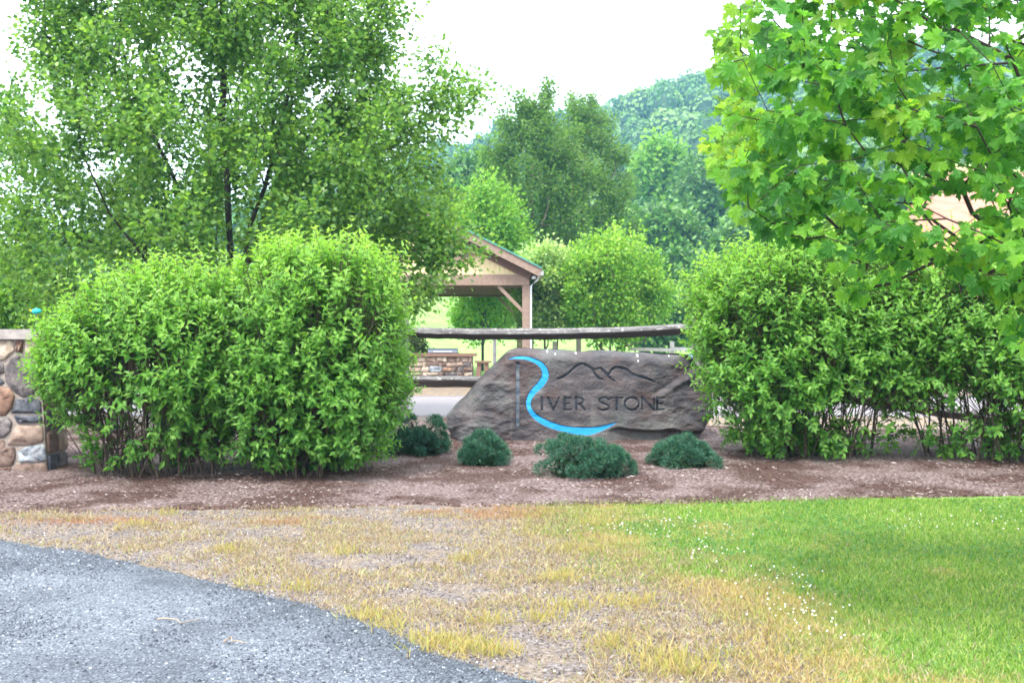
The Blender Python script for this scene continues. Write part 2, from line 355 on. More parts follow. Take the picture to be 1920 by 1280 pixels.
m.bump(m.math('ADD', n2, n3), 1., .025); M['mulch'] = m.m
xs = np.linspace(-15, 15, 520); strip('mulch_bed', xs, mulch_y(xs), 16.2 + .3 * fbm(np.stack([xs, xs * 0], -1), 3, 57), 60, .016, M['mulch'], .03)
m = N('drive_gravel'); n1 = m.noise(30, 4); m.col(m.ramp(n1, [(.3, (.15, .135, .14)), (.7, (.25, .23, .235))])); m.bump(n1, .5, .02); M['drive'] = m.m
xs = np.linspace(-40, 40, 300); strip('gravel_drive', xs, 19.6 + .3 * fbm(np.stack([xs * .6, xs * 0], -1), 3, 61), 26.0 + .5 * fbm(np.stack([xs * .6, xs * 0], -1), 3, 63), 12, .012, M['drive'])
xs = np.linspace(3, 40, 120); strip('gravel_path', xs, 52 - .12 * (xs - 3), 52 + 8.5 * sstep(3, 9, xs), 6, .03, M['drive'])

# ------------------------------------------------------------------ boulder sign
TOP = np.array([(838, 776), (843, 771), (855, 757), (873, 741), (897, 711), (912, 696), (927, 682), (942, 667), (953, 657), (967, 652), (1000, 653), (1040, 654), (1075, 657), (1090, 659), (1115, 656), (1140, 656), (1170, 659), (1205, 660), (1240, 663), (1273, 662), (1290, 664), (1299, 672), (1306, 684), (1320, 694), (1330, 712), (1336, 745), (1338, 765)], float)
BOT = np.array([(838, 800), (852, 822), (900, 845), (1293, 845), (1302, 822), (1322, 800), (1338, 775)], float)
Y0 = 14.15; SY = 13.72
def SX(px, Y=SY): return (np.asarray(px, float) - 960) / F * Y
def SZ(py, Y=SY): return CAMZ + (HZ - np.asarray(py, float)) / F * Y
poly = np.concatenate([TOP, BOT[::-1]]); poly = np.stack([SX(poly[:, 0], Y0), SZ(poly[:, 1], Y0)], -1)
def seg_dist(p, a, b):
    ab = b - a; t = np.clip(((p - a) @ ab) / max(ab @ ab, 1e-12), 0, 1); return np.linalg.norm(p - a - t[:, None] * ab, axis=1)
def stone_y(x, z):
    p = np.stack([x, z], -1).reshape(-1, 2); d = np.full(len(p), 9.); nT = len(TOP)
    for k in range(len(poly)):
        a, b = poly[k], poly[(k + 1) % len(poly)]
        if nT + 1 <= k <= nT + 4: continue
        d = np.minimum(d, seg_dist(p, a, b))
    d = d.reshape(np.shape(x)); u = np.clip(d / .15, 0, 1); f = (1 - (1 - u) ** 2.3) ** (1 / 2.3)
    y = Y0 - .40 * f + .10 * np.maximum(z - .2, 0)
    q = np.stack([x, z * 1.9, x * 0], -1)
    nse = (fbm(q * 1.7, 3, 71) - .5) * .10 + (fbm(np.stack([x * 2.2, z * 7 + x * 1.6, x * 0], -1), 4, 72) - .5) * (.015 + .04 * sstep(.9, 1.7, x)) + (fbm(q * 14, 3, 73) - .5) * .02 + (np.abs(fbm(q * 4, 3, 76) - .5)) * .05
    R = SX(1292) ; y = y + .55 * np.maximum(0, x - (R - .35 * (z - .2)) + .12) * f          # right facet turns away
    flat = np.exp(-((x - SX(1110)) / .85) ** 4) * .65                                      # dressed face round the carving
    y = y + nse * f * (1 - flat)
    cr = (z - SZ(742)) - (x - SX(1235)) * .55; on = sstep(SX(1215), SX(1262), x)
    y = y + f * on * (.07 * sstep(.0, .05, cr) * (1 - sstep(.05, .40, cr)) - .03 * np.exp(-((cr + .03) / .04) ** 2))
    cr2 = (z - SZ(803)) - (x - SX(1160)) * .18 * 0 - (fbm(np.stack([x * 3, x * 0], -1), 2, 77) - .5) * .1
    y = y + f * sstep(SX(1130), SX(1180), x) * (.10 * sstep(0, .05, -cr2))
    return y
def cat(pts, k=10):
    p = np.array(pts, float); p = np.concatenate([[2 * p[0] - p[1]], p, [2 * p[-1] - p[-2]]]); out = []
    for a in range(1, len(p) - 2):
        t = np.linspace(0, 1, k, endpoint=False)[:, None]; p0, p1, p2, p3 = p[a - 1:a + 3]
        out.append(.5 * (2 * p1 + (p2 - p0) * t + (2 * p0 - 5 * p1 + 4 * p2 - p3) * t ** 2 + (-p0 + 3 * p1 - 3 * p2 + p3) * t ** 3))
    return np.concatenate(out + [p[-2:-1]])
def zz(l): return [(860 + x / 4.571, 640 + y / 4.571, w_ / 4.571) for x, y, w_ in l]
river = cat(zz([(415, 153, 2), (500, 142, 24), (600, 150, 32), (690, 188, 44), (738, 245, 52), (742, 310, 58), (700, 375, 60), (645, 430, 54), (607, 490, 44), (600, 550, 40), (625, 610, 42), (680, 662, 50), (770, 710, 56), (880, 746, 54), (1000, 766, 62), (1110, 772, 68), (1215, 752, 46), (1300, 722, 26), (1365, 695, 3)]), 12)
upr = cat(zz([(508, 198, 34), (507, 450, 34), (505, 730, 34)]), 12)
mts = [cat(zz([(850, 322, 16), (885, 312, 20), (925, 290, 18), (1000, 226, 20), (1045, 198, 20), (1075, 196, 20), (1110, 212, 20), (1165, 242, 18), (1215, 232, 16), (1245, 250, 18), (1288, 282, 18), (1318, 250, 22), (1355, 224, 22), (1400, 230, 24), (1450, 246, 22), (1500, 284, 20), (1590, 312, 22), (1650, 332, 18), (1695, 350, 8)]), 8),
       cat(zz([(1150, 240, 10), (1180, 290, 20), (1215, 320, 18), (1250, 332, 5)]), 8), cat(zz([(1240, 250, 12), (1290, 300, 20), (1320, 328, 16), (1350, 346, 4)]), 8)]
def ell(a0, a1, k=16): return [(.5 + .5 * math.cos(a), .5 + .5 * math.sin(a)) for a in np.linspace(a0, a1, k)]
GL = {'I': [([(.5, 0), (.5, 1)], 1.2)], 'V': [([(.02, 1), (.5, 0)], 1.2), ([(.5, 0), (.98, 1)], .7)],
      'E': [([(.12, 0), (.12, 1)], 1.2), ([(.12, .97), (.95, .97)], .7), ([(.12, .52), (.8, .52)], .7), ([(.12, .03), (.98, .03)], .7)],
      'R': [([(.1, 0), (.1, 1)], 1.2), ([(.1, .97), (.5, .98), (.78, .88), (.78, .62), (.5, .5), (.1, .5)], .8), ([(.45, .5), (1, 0)], 1.1)],
      'S': [([(.93, .86), (.65, 1), (.3, .97), (.1, .78), (.25, .6), (.6, .48), (.88, .33), (.9, .14), (.6, 0), (.3, .0), (.03, .12)], 1.)],
      'T': [([(0, .97), (1, .97)], .75), ([(.5, .97), (.5, 0)], 1.2)], 'O': [(ell(0, 2 * math.pi, 22), 1.)],
      'N': [([(.06, 0), (.06, 1)], .8), ([(.06, 1), (.94, 0)], 1.2), ([(.94, 0), (.94, 1)], .8)]}
LET = [('I', 709, 722), ('V', 765, 866), ('E', 903, 970), ('R', 1003, 1086), ('S', 1200, 1302), ('T', 1310, 1412), ('O', 1430, 1552), ('N', 1574, 1690), ('E', 1703, 1776)]
lets = []
for ch, x0, x1 in LET:
    st = []
    for pts, wt in GL[ch]:
        q = [(860 + (x0 + (x1 - x0) * a) / 4.571, 640 + (591 - (591 - 485) * b) / 4.571, 3.7 * wt) for a, b in pts]
        st.append(cat(q, 8 if len(q) > 2 and len(q) < 15 else 4) if len(q) > 2 else cat([q[0], ((q[0][0] + q[1][0]) / 2, (q[0][1] + q[1][1]) / 2, q[0][2]), q[1]], 8))
    lets.append(st)
def W3(s): return np.stack([SX(s[:, 0]), SZ(s[:, 1]), s[:, 2] / F * SY], -1)
def stroke_sd(px_, pz_, s):
    s = W3(s); out = np.full(px_.shape, 9.); mg = .08
    sel = (px_ > s[:, 0].min() - mg) & (px_ < s[:, 0].max() + mg) & (pz_ > s[:, 1].min() - mg) & (pz_ < s[:, 1].max() + mg)
    p = np.stack([px_[sel], pz_[sel]], -1); o = np.full(len(p), 9.)
    for a, b in zip(s[:-1], s[1:]):
        ab = b[:2] - a[:2]; t = np.clip(((p - a[:2]) @ ab) / max(ab @ ab, 1e-12), 0, 1)
        o = np.minimum(o, np.linalg.norm(p - a[:2] - t[:, None] * ab, axis=1) - (a[2] + (b[2] - a[2]) * t) / 2)
    out[sel] = o; return out
nx, nzr = 480, 190
pxs = np.linspace(838, 1338, nx); bx = SX(pxs, Y0); s_ = np.linspace(0, 1, nzr); tt = .75 * s_ + .25 * (.5 - .5 * np.cos(math.pi * s_))
bt, bb = SZ(np.interp(pxs, TOP[:, 0], TOP[:, 1]), Y0), SZ(np.interp(pxs, BOT[:, 0], BOT[:, 1]), Y0)
bt = bt + .012 * (fbm(np.stack([bx * 9, bx * 0], -1), 3, 79) - .5)
Zf = bb[None] + (bt - bb)[None] * tt[:, None]; Xf = np.broadcast_to(bx, Zf.shape).copy(); Yf = stone_y(Xf, Zf)
for s, dep in [(river, .016), (upr, .020)] + [(q, .022) for q in mts] + [(q, .015) for L_ in lets for q in L_]:
    sd = stroke_sd(Xf, Zf, s); Yf = np.maximum(Yf, Yf * 0 + Yf + 0)
    carve = dep * (1 - sstep(-.004, .004, sd)); Yf = np.where(carve > 0, np.maximum(Yf, (Yf + carve)), Yf) if dep != .022 else Yf + carve
i = (np.arange(nzr - 1)[:, None] * nx + np.arange(nx - 1)[None]).ravel()
Vf = np.stack([Xf, Yf, Zf], -1).reshape(-1, 3); Qf = np.stack([i, i + 1, i + nx + 1, i + nx], -1)
tb = np.linspace(0, 1, 10)
Zb = bb[None] + (bt - bb)[None] * tb[:, None]; ub = np.sin(tb[:, None] * math.pi) ** .5 * np.sin(np.linspace(0, 1, nx) * math.pi)[None] ** .4
Yb = Y0 + .42 * ub + (fbm(np.stack([np.broadcast_to(bx, Zb.shape) * 2, Zb * 2], -1), 3, 78) - .5) * .15 * ub
ib = (np.arange(9)[:, None] * nx + np.arange(nx - 1)[None]).ravel() + len(Vf)
Vb = np.stack([np.broadcast_to(bx, Zb.shape), Yb, Zb], -1).reshape(-1, 3); Qb = np.stack([ib + nx, ib + nx + 1, ib + 1, ib], -1)
m = N('boulder_stone'); v = m.pos(); big = m.noise(1.3, 4); st = m.noise(3.2, 6, m.pos((1, 1, 2.6))); fine = m.noise(34, 5)
c = m.ramp(st, [(.28, (.024, .023, .029)), (.45, (.064, .057, .062)), (.58, (.108, .093, .095)), (.74, (.205, .182, .178))])
c = m.mix(m.mr(m.noise(2.1, 4, m.pos((1, 1, 1.4))), .50, .64, 0, .5), c, (.095, .052, .045))
c = m.mix(m.mr(m.noise(1.5, 5, m.pos((1.1, 1, 1.2))), .50, .66, 0, .6), c, (.16, .175, .165))
drip = m.noise(7, 3, m.pos((1, 1, .12))); c = m.mix(m.mr(drip, .60, .75, 0, .38), c, (.22, .21, .20))
c = m.mix(m.mr(fine, .3, .7, 0, .5), m.mix(1., c, (.62, .62, .64), 'MULTIPLY'), c); m.col(c)
m.bsdf.inputs['Roughness'].default_value = .7; m.bump(m.math('ADD', fine, m.math('MULTIPLY', st, .9)), .65, .025); M['boulder'] = m.m
T_b = thing('boulder_sign', (float(SX(1090)), Y0, .1), 'large dark boulder carved with a blue river curve, mountains and the words River Stone', 'carved boulder')
obj('boulder', np.concatenate([Vf, Vb]), [Qf, Qb], M['boulder'], T_b, smooth=True)
def paint(name, col, rough=.6, var=.35):
    m = N(name); n1 = m.noise(30, 4); m.col(m.mix(m.mr(n1, .3, .7, 0, var), col, tuple(c * .6 for c in col))); m.bsdf.inputs['Roughness'].default_value = rough; return m.m
M['blue'] = paint('blue_paint', (.012, .27, .62), .6, .45); M['dark'] = paint('dark_paint', (.006, .011, .020))
m = N('worn_paint'); nn = m.noise(16, 5); m.col(m.mix(m.mr(nn, .35, .65), (.035, .055, .085), (.11, .12, .135))); M['worn'] = m.m
def ribbon(strokes, name, mat, dep):
    b = MB()
    for s in strokes:
        s = W3(s); d = nrm(np.gradient(s[:, :2], axis=0)); nn = np.stack([-d[:, 1], d[:, 0]], -1); ks = np.linspace(-.5, .5, 5)
        q = s[:, None, :2] + nn[:, None] * ks[None, :, None] * (s[:, None, 2:3] + .004)
        y = stone_y(q[..., 0], q[..., 1]) + dep - .0045
        V = np.stack([q[..., 0], y, q[..., 1]], -1).reshape(-1, 3); n = len(s)
        b.add(V, [(a * 5 + k, a * 5 + k + 1, a * 5 + 6 + k, a * 5 + 5 + k) for a in range(n - 1) for k in range(4)])
    return b.build(name, mat, T_b)
ribbon([river], 'river_stroke', M['blue'], .016)['label'] = 'bright blue painted river curve forming the bowl and tail of the letter R'
ribbon([upr], 'upright_stroke', M['worn'], .020)['label'] = 'dark carved upright of the letter R'
ribbon(mts, 'mountain_outline', M['dark'], .020)
for L_ in lets: ribbon(L_, 'letter', M['dark'], .015)
# pale droppings on the stone's top edge
M['white'] = paint('white_spot', (.7, .7, .72), .8, .1)
for px_, py_, r_ in ((1027, 659, .012), (1082, 662, .011), (1199, 667, .013), (1199, 677, .009), (1262, 668, .008), (1042, 664, .008)):
    x_, z_ = float(SX(px_)), float(SZ(py_)); a_ = np.arange(8) * math.pi / 4
    ring = np.stack([x_ + r_ * np.cos(a_) * (1 + .2 * np.sin(3 * a_)), z_ + 1.4 * r_ * np.sin(a_)], -1); yy = stone_y(ring[:, 0], ring[:, 1])
    V = np.concatenate([np.stack([ring[:, 0], yy - .001, ring[:, 1]], -1), [[x_, float(stone_y(np.array([x_]), np.array([z_]))[0]) - .006, z_]]])
    obj('dropping', V, [np.array([[k, (k + 1) % 8, 8] for k in range(8)])], M['white'], T_b, smooth=True)

# ------------------------------------------------------------------ hedges
def hedge(name, label, px0, px1, Yc, ztop, tilt, depth, nsh, gaps, group, nstem=45, zb=.15, seed=1, pw=2.6, parts=300, taper=.78, thin=1.0):
    global rng
    rng = np.random.default_rng(seed)
    cx = ((px0 + px1) / 2 - 960) / F * Yc; a = (px1 - px0) / 2 / F * Yc; b = depth / 2; g0 = float(hz(cx, Yc))
    root = thing(name, (cx, Yc, g0), label, 'shrub', group); hzz = (ztop - zb) / 2; zm = (ztop + zb) / 2
    def warp(u):
        """unit superellipsoid point to world"""
        r = (np.abs(u) ** pw).sum(-1, keepdims=True) ** (1 / pw); return u / r
    def place(u):
        z01 = (u[:, 2] + 1) / 2; tp = taper + (1 - taper) * sstep(0, .45, z01)
        top = 1 + tilt * u[:, 0] / (2 * hzz)
        lump = 1 + .22 * (fbm(u * 2.4 + seed * 7, 3, seed) - .5) * 2
        return np.stack([cx + u[:, 0] * a * tp * lump, Yc + u[:, 1] * b * tp * lump, g0 * 0 + zb + z01 * 2 * hzz * np.where(z01 > .5, 1 + (top - 1) * (z01 - .5) * 2, 1) * (1 + (lump - 1) * .5)], -1)
    u = rng.normal(size=(nsh * 2, 3)); u[:, 1] -= .15; u = warp(nrm(u)); fr = 1 - .42 * rng.random(len(u)) ** 1.8
    p = place(u * fr[:, None]); nn = nrm(u ** 3 * np.sign(u) * np.sign(u) + u * .3)
    z01 = (p[:, 2] - zb) / (ztop - zb)
    dens = -.40 + 2.5 * fbm(p * 2.8, 3, seed + 5); dens *= np.clip(.45 + z01 * 1.8, 0, 1)
    ppx = 960 + p[:, 0] / p[:, 1] * F; ppy = HZ - (p[:, 2] - CAMZ) / p[:, 1] * F
    for gx, gy, rx, ry, k in gaps: dens *= 1 - k * np.exp(-((ppx - gx) / rx) ** 4 - ((ppy - gy) / ry) ** 4)
    keep = rng.random(len(p)) < dens * thin; p, nn, z01, fr = p[keep][:nsh], nn[keep][:nsh], z01[keep][:nsh], fr[keep][:nsh]
    d = nrm(nn * .75 + np.array([0, 0, .75]) * (.4 + z01[:, None]) + rng.normal(size=p.shape) * .38)
    ln = rng.uniform(.12, .30, len(p)) * (1 + .4 * z01); nl = 6
    x_, y_, z_ = basis(d, rng.normal(size=d.shape))
    LP, LD, LN, LS, LY = [], [], [], [], []
    for k in range(nl):
        f = (k + .6) / nl; ang = (k % 2) * math.pi / 2
        for sg in (-1, 1):
            side = (y_ * math.cos(ang) + z_ * math.sin(ang)) * sg
            LP.append(p + d * (ln * f)[:, None]); ld = nrm(d * (.35 + .5 * f) + side * .9 + np.array([0, 0, -.12]) + rng.normal(size=p.shape) * .25); LD.append(ld)
            LN.append(nrm(d * .5 + np.array([0, 0, .9]) + nn * .35 + rng.normal(size=p.shape) * .3)); LS.append(rng.uniform(.06, .118, len(p)) * (1.12 - .5 * f))
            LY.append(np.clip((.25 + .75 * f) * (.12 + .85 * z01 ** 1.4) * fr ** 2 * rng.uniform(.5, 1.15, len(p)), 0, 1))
    ni = nsh * 4; ui = warp(nrm(rng.normal(size=(ni, 3)))); q = place(ui * rng.uniform(.3, .80, (ni, 1))); zi = (q[:, 2] - zb) / (ztop - zb); di = np.clip((zi - .18) * 2.6, 0, 1)
    qx = 960 + q[:, 0] / q[:, 1] * F; qy = HZ - (q[:, 2] - CAMZ) / q[:, 1] * F
    for gx, gy, rx, ry, k in gaps: di *= 1 - k * np.exp(-((qx - gx) / rx) ** 4 - ((qy - gy) / ry) ** 4)
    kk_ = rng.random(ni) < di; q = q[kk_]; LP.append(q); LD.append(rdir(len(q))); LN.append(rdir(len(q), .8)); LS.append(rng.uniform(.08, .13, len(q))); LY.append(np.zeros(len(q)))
    LP, LD, LN, LS, LY = (np.concatenate(q) for q in (LP, LD, LN, LS, LY))
    ok = LP[:, 2] > .16; LP, LD, LN, LS, LY = LP[ok], LD[ok], LN[ok], LS[ok], LY[ok]
    leaves(root, LEAF4, M['hedge'], LP, LD, LN, LS, LY, parts, rest=LEAF2)
    # shoots and canes
    A, B = [p], [p + d * ln[:, None]]; ra, rb = [np.full(len(p), .0032)], [np.full(len(p), .0015)]
    inner = nrm(np.array([cx, Yc, .6]) - p); A.append(p + inner * .35 * rng.uniform(.4, 1, (len(p), 1)) + [0, 0, -.12]); B.append(p); ra.append(np.full(len(p), .0045)); rb.append(np.full(len(p), .0032))
    for k in range(nstem):
        ang, rr = rng.uniform(0, 2 * math.pi), math.sqrt(rng.random()); b0 = np.array([cx + a * .62 * rr * math.cos(ang), Yc + b * .5 * rr * math.sin(ang), 0]); b0[2] = float(hz(b0[0], b0[1])) - .03
        tp_ = np.array([cx + (b0[0] - cx) * 1.35 + rng.normal() * .18, Yc + (b0[1] - Yc) * 1.6 + rng.normal() * .15, (ztop - .25) * rng.uniform(.65, .98)])
        mid = (b0 + tp_) / 2 + rng.normal(size=3) * [.12, .12, .05]; q = cat([b0, mid, tp_], 5); r0 = rng.uniform(.006, .014)
        A.append(q[:-1]); B.append(q[1:]); rr_ = np.linspace(r0, r0 * .4, len(q)); ra.append(rr_[:-1]); rb.append(rr_[1:])
        for _ in range(4):
            j = rng.integers(1, len(q) - 1); e = q[j] + rng.normal(size=3) * [.22, .2, .12] + [0, 0, .32]; A.append(q[j][None]); B.append(e[None]); ra.append([rr_[j] * .6]); rb.append([.003])
    A, B, ra, rb = np.concatenate(A), np.concatenate(B), np.concatenate(ra), np.concatenate(rb)
    V, Q = segs_mesh(A, B, ra, rb, 4); obj('stems', V, [Q], M['stem'], root, smooth=True, kind='stuff')
    return root
gr = 'clipped leafy hedge shrubs either side of the boulder'
hedge('hedge_shrub', 'bright green rounded shrub beside the stone wall, bare brown stems showing at its lower left', 98, 480, 11.3, 2.02, .34, 1.5, 2100,
      [(250, 690, 80, 26, .97), (215, 800, 110, 75, .85), (640, 690, 50, 40, .0), (330, 870, 80, 40, .8), (480, 540, 40, 42, .95)], gr, 60, seed=21, thin=1.)
hedge('hedge_shrub', 'taller bright green clipped shrub left of the fence opening, leafy to the ground', 416, 744, 11.4, 2.24, .0, 1.6, 2900,
      [(480, 540, 36, 38, .93), (655, 600, 30, 30, .5), (430, 810, 40, 40, .7)], gr, 45, seed=32, taper=.88, pw=3.5)
hedge('hedge_shrub', 'green clipped shrub just right of the boulder with canes and open gaps at its foot', 1322, 1720, 12.55, 2.48, .08, 1.8, 2900,
      [(1610, 775, 120, 36, .94), (1580, 850, 120, 36, .75), (1345, 655, 18, 16, .5)], gr, 62, seed=43, taper=.88, pw=3.1)
hedge('hedge_shrub', 'green shrub at the right edge under the maple branches, its canes fanning from the mulch', 1640, 2130, 12.4, 2.48, .0, 1.9, 2700,
      [(1770, 775, 120, 40, .96), (1830, 860, 110, 44, .8)], gr, 58, seed=54, taper=.86, pw=3.0)

# ------------------------------------------------------------------ junipers
def juniper(px0, px1, py0, py1, Yc, label, seed):
    global rng
    rng = np.random.default_rng(seed)
    cx = ((px0 + px1) / 2 - 960) / F * Yc; a = (px1 - px0) / 2 / F * Yc * .92; g0 = float(hz(cx, Yc)); b = min(a * .8, .42)
    h = CAMZ + (HZ - py0) / F * Yc - g0 - .10; root = thing('juniper_shrub', (cx, Yc, g0), label, 'juniper', 'low blue green junipers in front of the boulder')
    nt_ = int(34 + 44 * a); u = nrm(rng.normal(size=(nt_, 3))); u[:, 2] = np.abs(u[:, 2]) * 1.0; u = nrm(u)
    irr = .35 + 1.15 * fbm(u * 1.8 + seed, 2, seed)[:, None]; c = np.array([cx, Yc, g0]) + u * [a, b, h] * irr * .88
    c[:, 2] += .05; rt = rng.uniform(.06, .12, nt_)
    P_, D_ = [], []
    for k in range(nt_):
        n = 430; d = nrm(rng.normal(size=(n, 3)) + u[k] * .8 + [0, 0, .35]); P_.append(c[k] + d * rt[k] * rng.uniform(.45, .9, (n, 1))); D_.append(nrm(d + rng.normal(size=(n, 3)) * .4 + [0, 0, .35]))
    P_, D_ = np.concatenate(P_), np.concatenate(D_); s = rng.uniform(.018, .046, len(P_))
    leaves(root, NEEDLE, M['juniper'], P_, D_, rdir(len(P_)), s, name='needles')
    A, B = [], []
    for k in range(nt_): A.append([cx + rng.normal() * .04, Yc, g0]); B.append(c[k])
    V, Q = segs_mesh(np.array(A), np.array(B), np.full(nt_, .012), np.full(nt_, .006), 5); obj('stems', V, [Q], M['stem'], root, kind='stuff')
    # dense dead-brown/green interior
    A, d = [], rdir(2600, .3); pp = np.array([cx, Yc, g0 + .02]) + np.abs(d * [1, 1, 1]) * 0 + d * [a, b, h] * rng.uniform(.2, .75, (2600, 1)); pp[:, 2] = np.maximum(pp[:, 2], g0 + .01)
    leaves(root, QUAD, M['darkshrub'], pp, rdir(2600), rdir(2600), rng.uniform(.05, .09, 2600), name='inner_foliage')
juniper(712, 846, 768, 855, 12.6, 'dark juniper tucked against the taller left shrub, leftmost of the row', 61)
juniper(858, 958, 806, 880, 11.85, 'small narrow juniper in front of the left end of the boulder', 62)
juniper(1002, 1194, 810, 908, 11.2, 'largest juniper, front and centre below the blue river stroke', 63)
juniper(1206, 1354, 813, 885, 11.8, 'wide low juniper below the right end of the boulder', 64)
rng = np.random.default_rng(5)

# ------------------------------------------------------------------ split rail fence
m = N('weathered_rail'); s1 = m.noise(6, 6, m.pos((.7, 9, 9))); s2 = m.noise(22, 5); 
c = m.ramp(s1, [(.3, (.050, .045, .045)), (.55, (.135, .125, .125)), (.75, (.27, .26, .26))])
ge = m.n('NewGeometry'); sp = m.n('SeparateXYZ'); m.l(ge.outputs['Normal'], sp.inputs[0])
c = m.mix(m.math('MULTIPLY', m.mr(s2, .56, .66, 0, .6), m.mr(sp.outputs[2], -.1, .2)), c, (.42, .42, .40)); c = m.mix(m.mr(m.attr('under_shade'), .3, .6, 0, .85), c, (.030, .019, .014)); m.col(c); m.bump(s1, .6, .01); M['rail'] = m.m  # shade under the rails painted in as dark brown on their lower faces
m = N('grey_post'); s1 = m.noise(7, 5, m.pos((8, 8, .8))); m.col(m.ramp(s1, [(.3, (.09, .085, .09)), (.7, (.27, .26, .27))])); m.bump(s1, .6, .01); M['post'] = m.m
FY = 15.35
fence = thing('split_rail_fence', (P(1030, 700, FY)[0], FY, 0), 'weathered grey split rail fence running behind the boulder and shrubs', 'fence')
def rail(p0, p1, thick, sag, tw0, tw1, mat, parent, seed=0):
    r_ = np.random.default_rng(seed); n = 26; t = np.linspace(0, 1, n); p0, p1 = np.array(p0), np.array(p1)
    pts = p0 + (p1 - p0) * t[:, None]; pts[:, 2] -= sag * 4 * t * (1 - t); pts[:, 2] += .003 * r_.normal(size=n)
    cs = np.array([(-.48, .06), (-.04, -.54), (.42, -.30), (.45, .22), (.05, .52), (-.36, .34)]); V = []
    for k in range(n):
        a = tw0 + (tw1 - tw0) * t[k]; c_, s__ = math.cos(a), math.sin(a); end = .62 + .38 * min(1, min(t[k], 1 - t[k]) / .07)
        q = cs * thick * end * (1 + .03 * r_.normal(size=cs.shape)); y = q[:, 0] * c_ - q[:, 1] * s__; z = q[:, 0] * s__ + q[:, 1] * c_
        d = nrm(p1 - p0); side = nrm(np.cross(d, [0, 0, 1])) * -1
        V.append(pts[k] + side[None] * y[:, None] * 1 + np.array([0, 0, 1])[None] * z[:, None])
    m_ = len(cs); Q = [[k * m_ + j, k * m_ + (j + 1) % m_, (k + 1) * m_ + (j + 1) % m_, (k + 1) * m_ + j] for k in range(n - 1) for j in range(m_)]
    return obj('rail', np.concatenate(V), [np.array(Q), np.array([list(range(m_))[::-1], [(n - 1) * m_ + j for j in range(m_)]])], mat, parent, attrs={'under_shade': np.tile([.42, 1, 1, .2, 0, 0], n)})
def fpost(px, ytop=600):
    x, _, zt = P(px, ytop, FY); z0 = float(hz(x, FY)) - .1; b = MB(); n = 7; zs = np.linspace(z0, zt, n); V = []
    for z in zs: V += [[x + sx * .075 + rng.normal() * .004, FY + .09 + sy * .07 + rng.normal() * .004, z] for sx, sy in ((-1, -1), (1, -1), (1, 1), (-1, 1))]
    b.add(V, [(k * 4 + j, k * 4 + (j + 1) % 4, k * 4 + 4 + (j + 1) % 4, k * 4 + 4 + j) for k in range(n - 1) for j in range(4)] + [(n * 4 - 4, n * 4 - 3, n * 4 - 2, n * 4 - 1)])
    b.build('post', M['post'], fence)
for px in (215, 754, 1312, 1860): fpost(px, 598)
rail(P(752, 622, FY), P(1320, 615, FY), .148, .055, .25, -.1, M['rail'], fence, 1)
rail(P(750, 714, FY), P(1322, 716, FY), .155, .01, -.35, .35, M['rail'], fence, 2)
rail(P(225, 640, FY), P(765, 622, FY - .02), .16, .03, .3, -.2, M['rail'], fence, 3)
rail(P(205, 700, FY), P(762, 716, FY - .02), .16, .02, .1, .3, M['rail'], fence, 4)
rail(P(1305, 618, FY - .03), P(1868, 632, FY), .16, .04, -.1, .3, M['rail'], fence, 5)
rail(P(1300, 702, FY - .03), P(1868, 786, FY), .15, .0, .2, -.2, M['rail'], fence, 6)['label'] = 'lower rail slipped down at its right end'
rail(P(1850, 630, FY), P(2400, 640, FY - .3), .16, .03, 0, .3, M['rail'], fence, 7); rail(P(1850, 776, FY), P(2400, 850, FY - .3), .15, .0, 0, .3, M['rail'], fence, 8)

# ------------------------------------------------------------------ stone wall at the left
def stone_m(name, cols, sc_=15):
    m = N(name); o = m.n('ObjectInfo'); n1 = m.noise(sc_, 5); c = m.ramp(n1, [(.3, cols[0]), (.55, cols[1]), (.75, cols[2])])
    c = m.mix(m.mr(o.outputs['Random'], 0, 1, 0, .35), c, m.mix(1., c, (.7, .72, .8), 'MULTIPLY')); m.col(c); m.bump(n1, .6, .02); return m.m
SM = {'cream': stone_m('cream_stone', [(.26, .20, .15), (.40, .32, .25), (.50, .42, .34)]), 'rust': stone_m('rust_stone', [(.11, .06, .045), (.22, .13, .09), (.31, .22, .17)]),
      'grey': stone_m('grey_stone', [(.05, .045, .048), (.14, .12, .115), (.25, .22, .20)]), 'dark': stone_m('dark_stone', [(.035, .04, .052), (.085, .09, .105), (.16, .155, .165)]),
      'peach': stone_m('peach_stone', [(.20, .14, .11), (.30, .22, .17), (.38, .30, .25)]), 'brown': stone_m('brown_stone', [(.08, .052, .042), (.17, .115, .09), (.25, .18, .15)]),
      'pale': stone_m('pale_stone', [(.10, .12, .15), (.26, .28, .30), (.40, .41, .42)])}
m = N('mortar'); n1 = m.noise(40, 4); m.col(m.ramp(n1, [(.3, (.20, .165, .14)), (.7, (.32, .27, .24))])); m.bump(n1, .6, .01); M['mortar'] = m.m
m = N('coping'); n1 = m.noise(12, 6); m.col(m.ramp(n1, [(.3, (.22, .19, .18)), (.7, (.36, .32, .30))])); m.bump(n1, .5, .01); M['coping'] = m.m
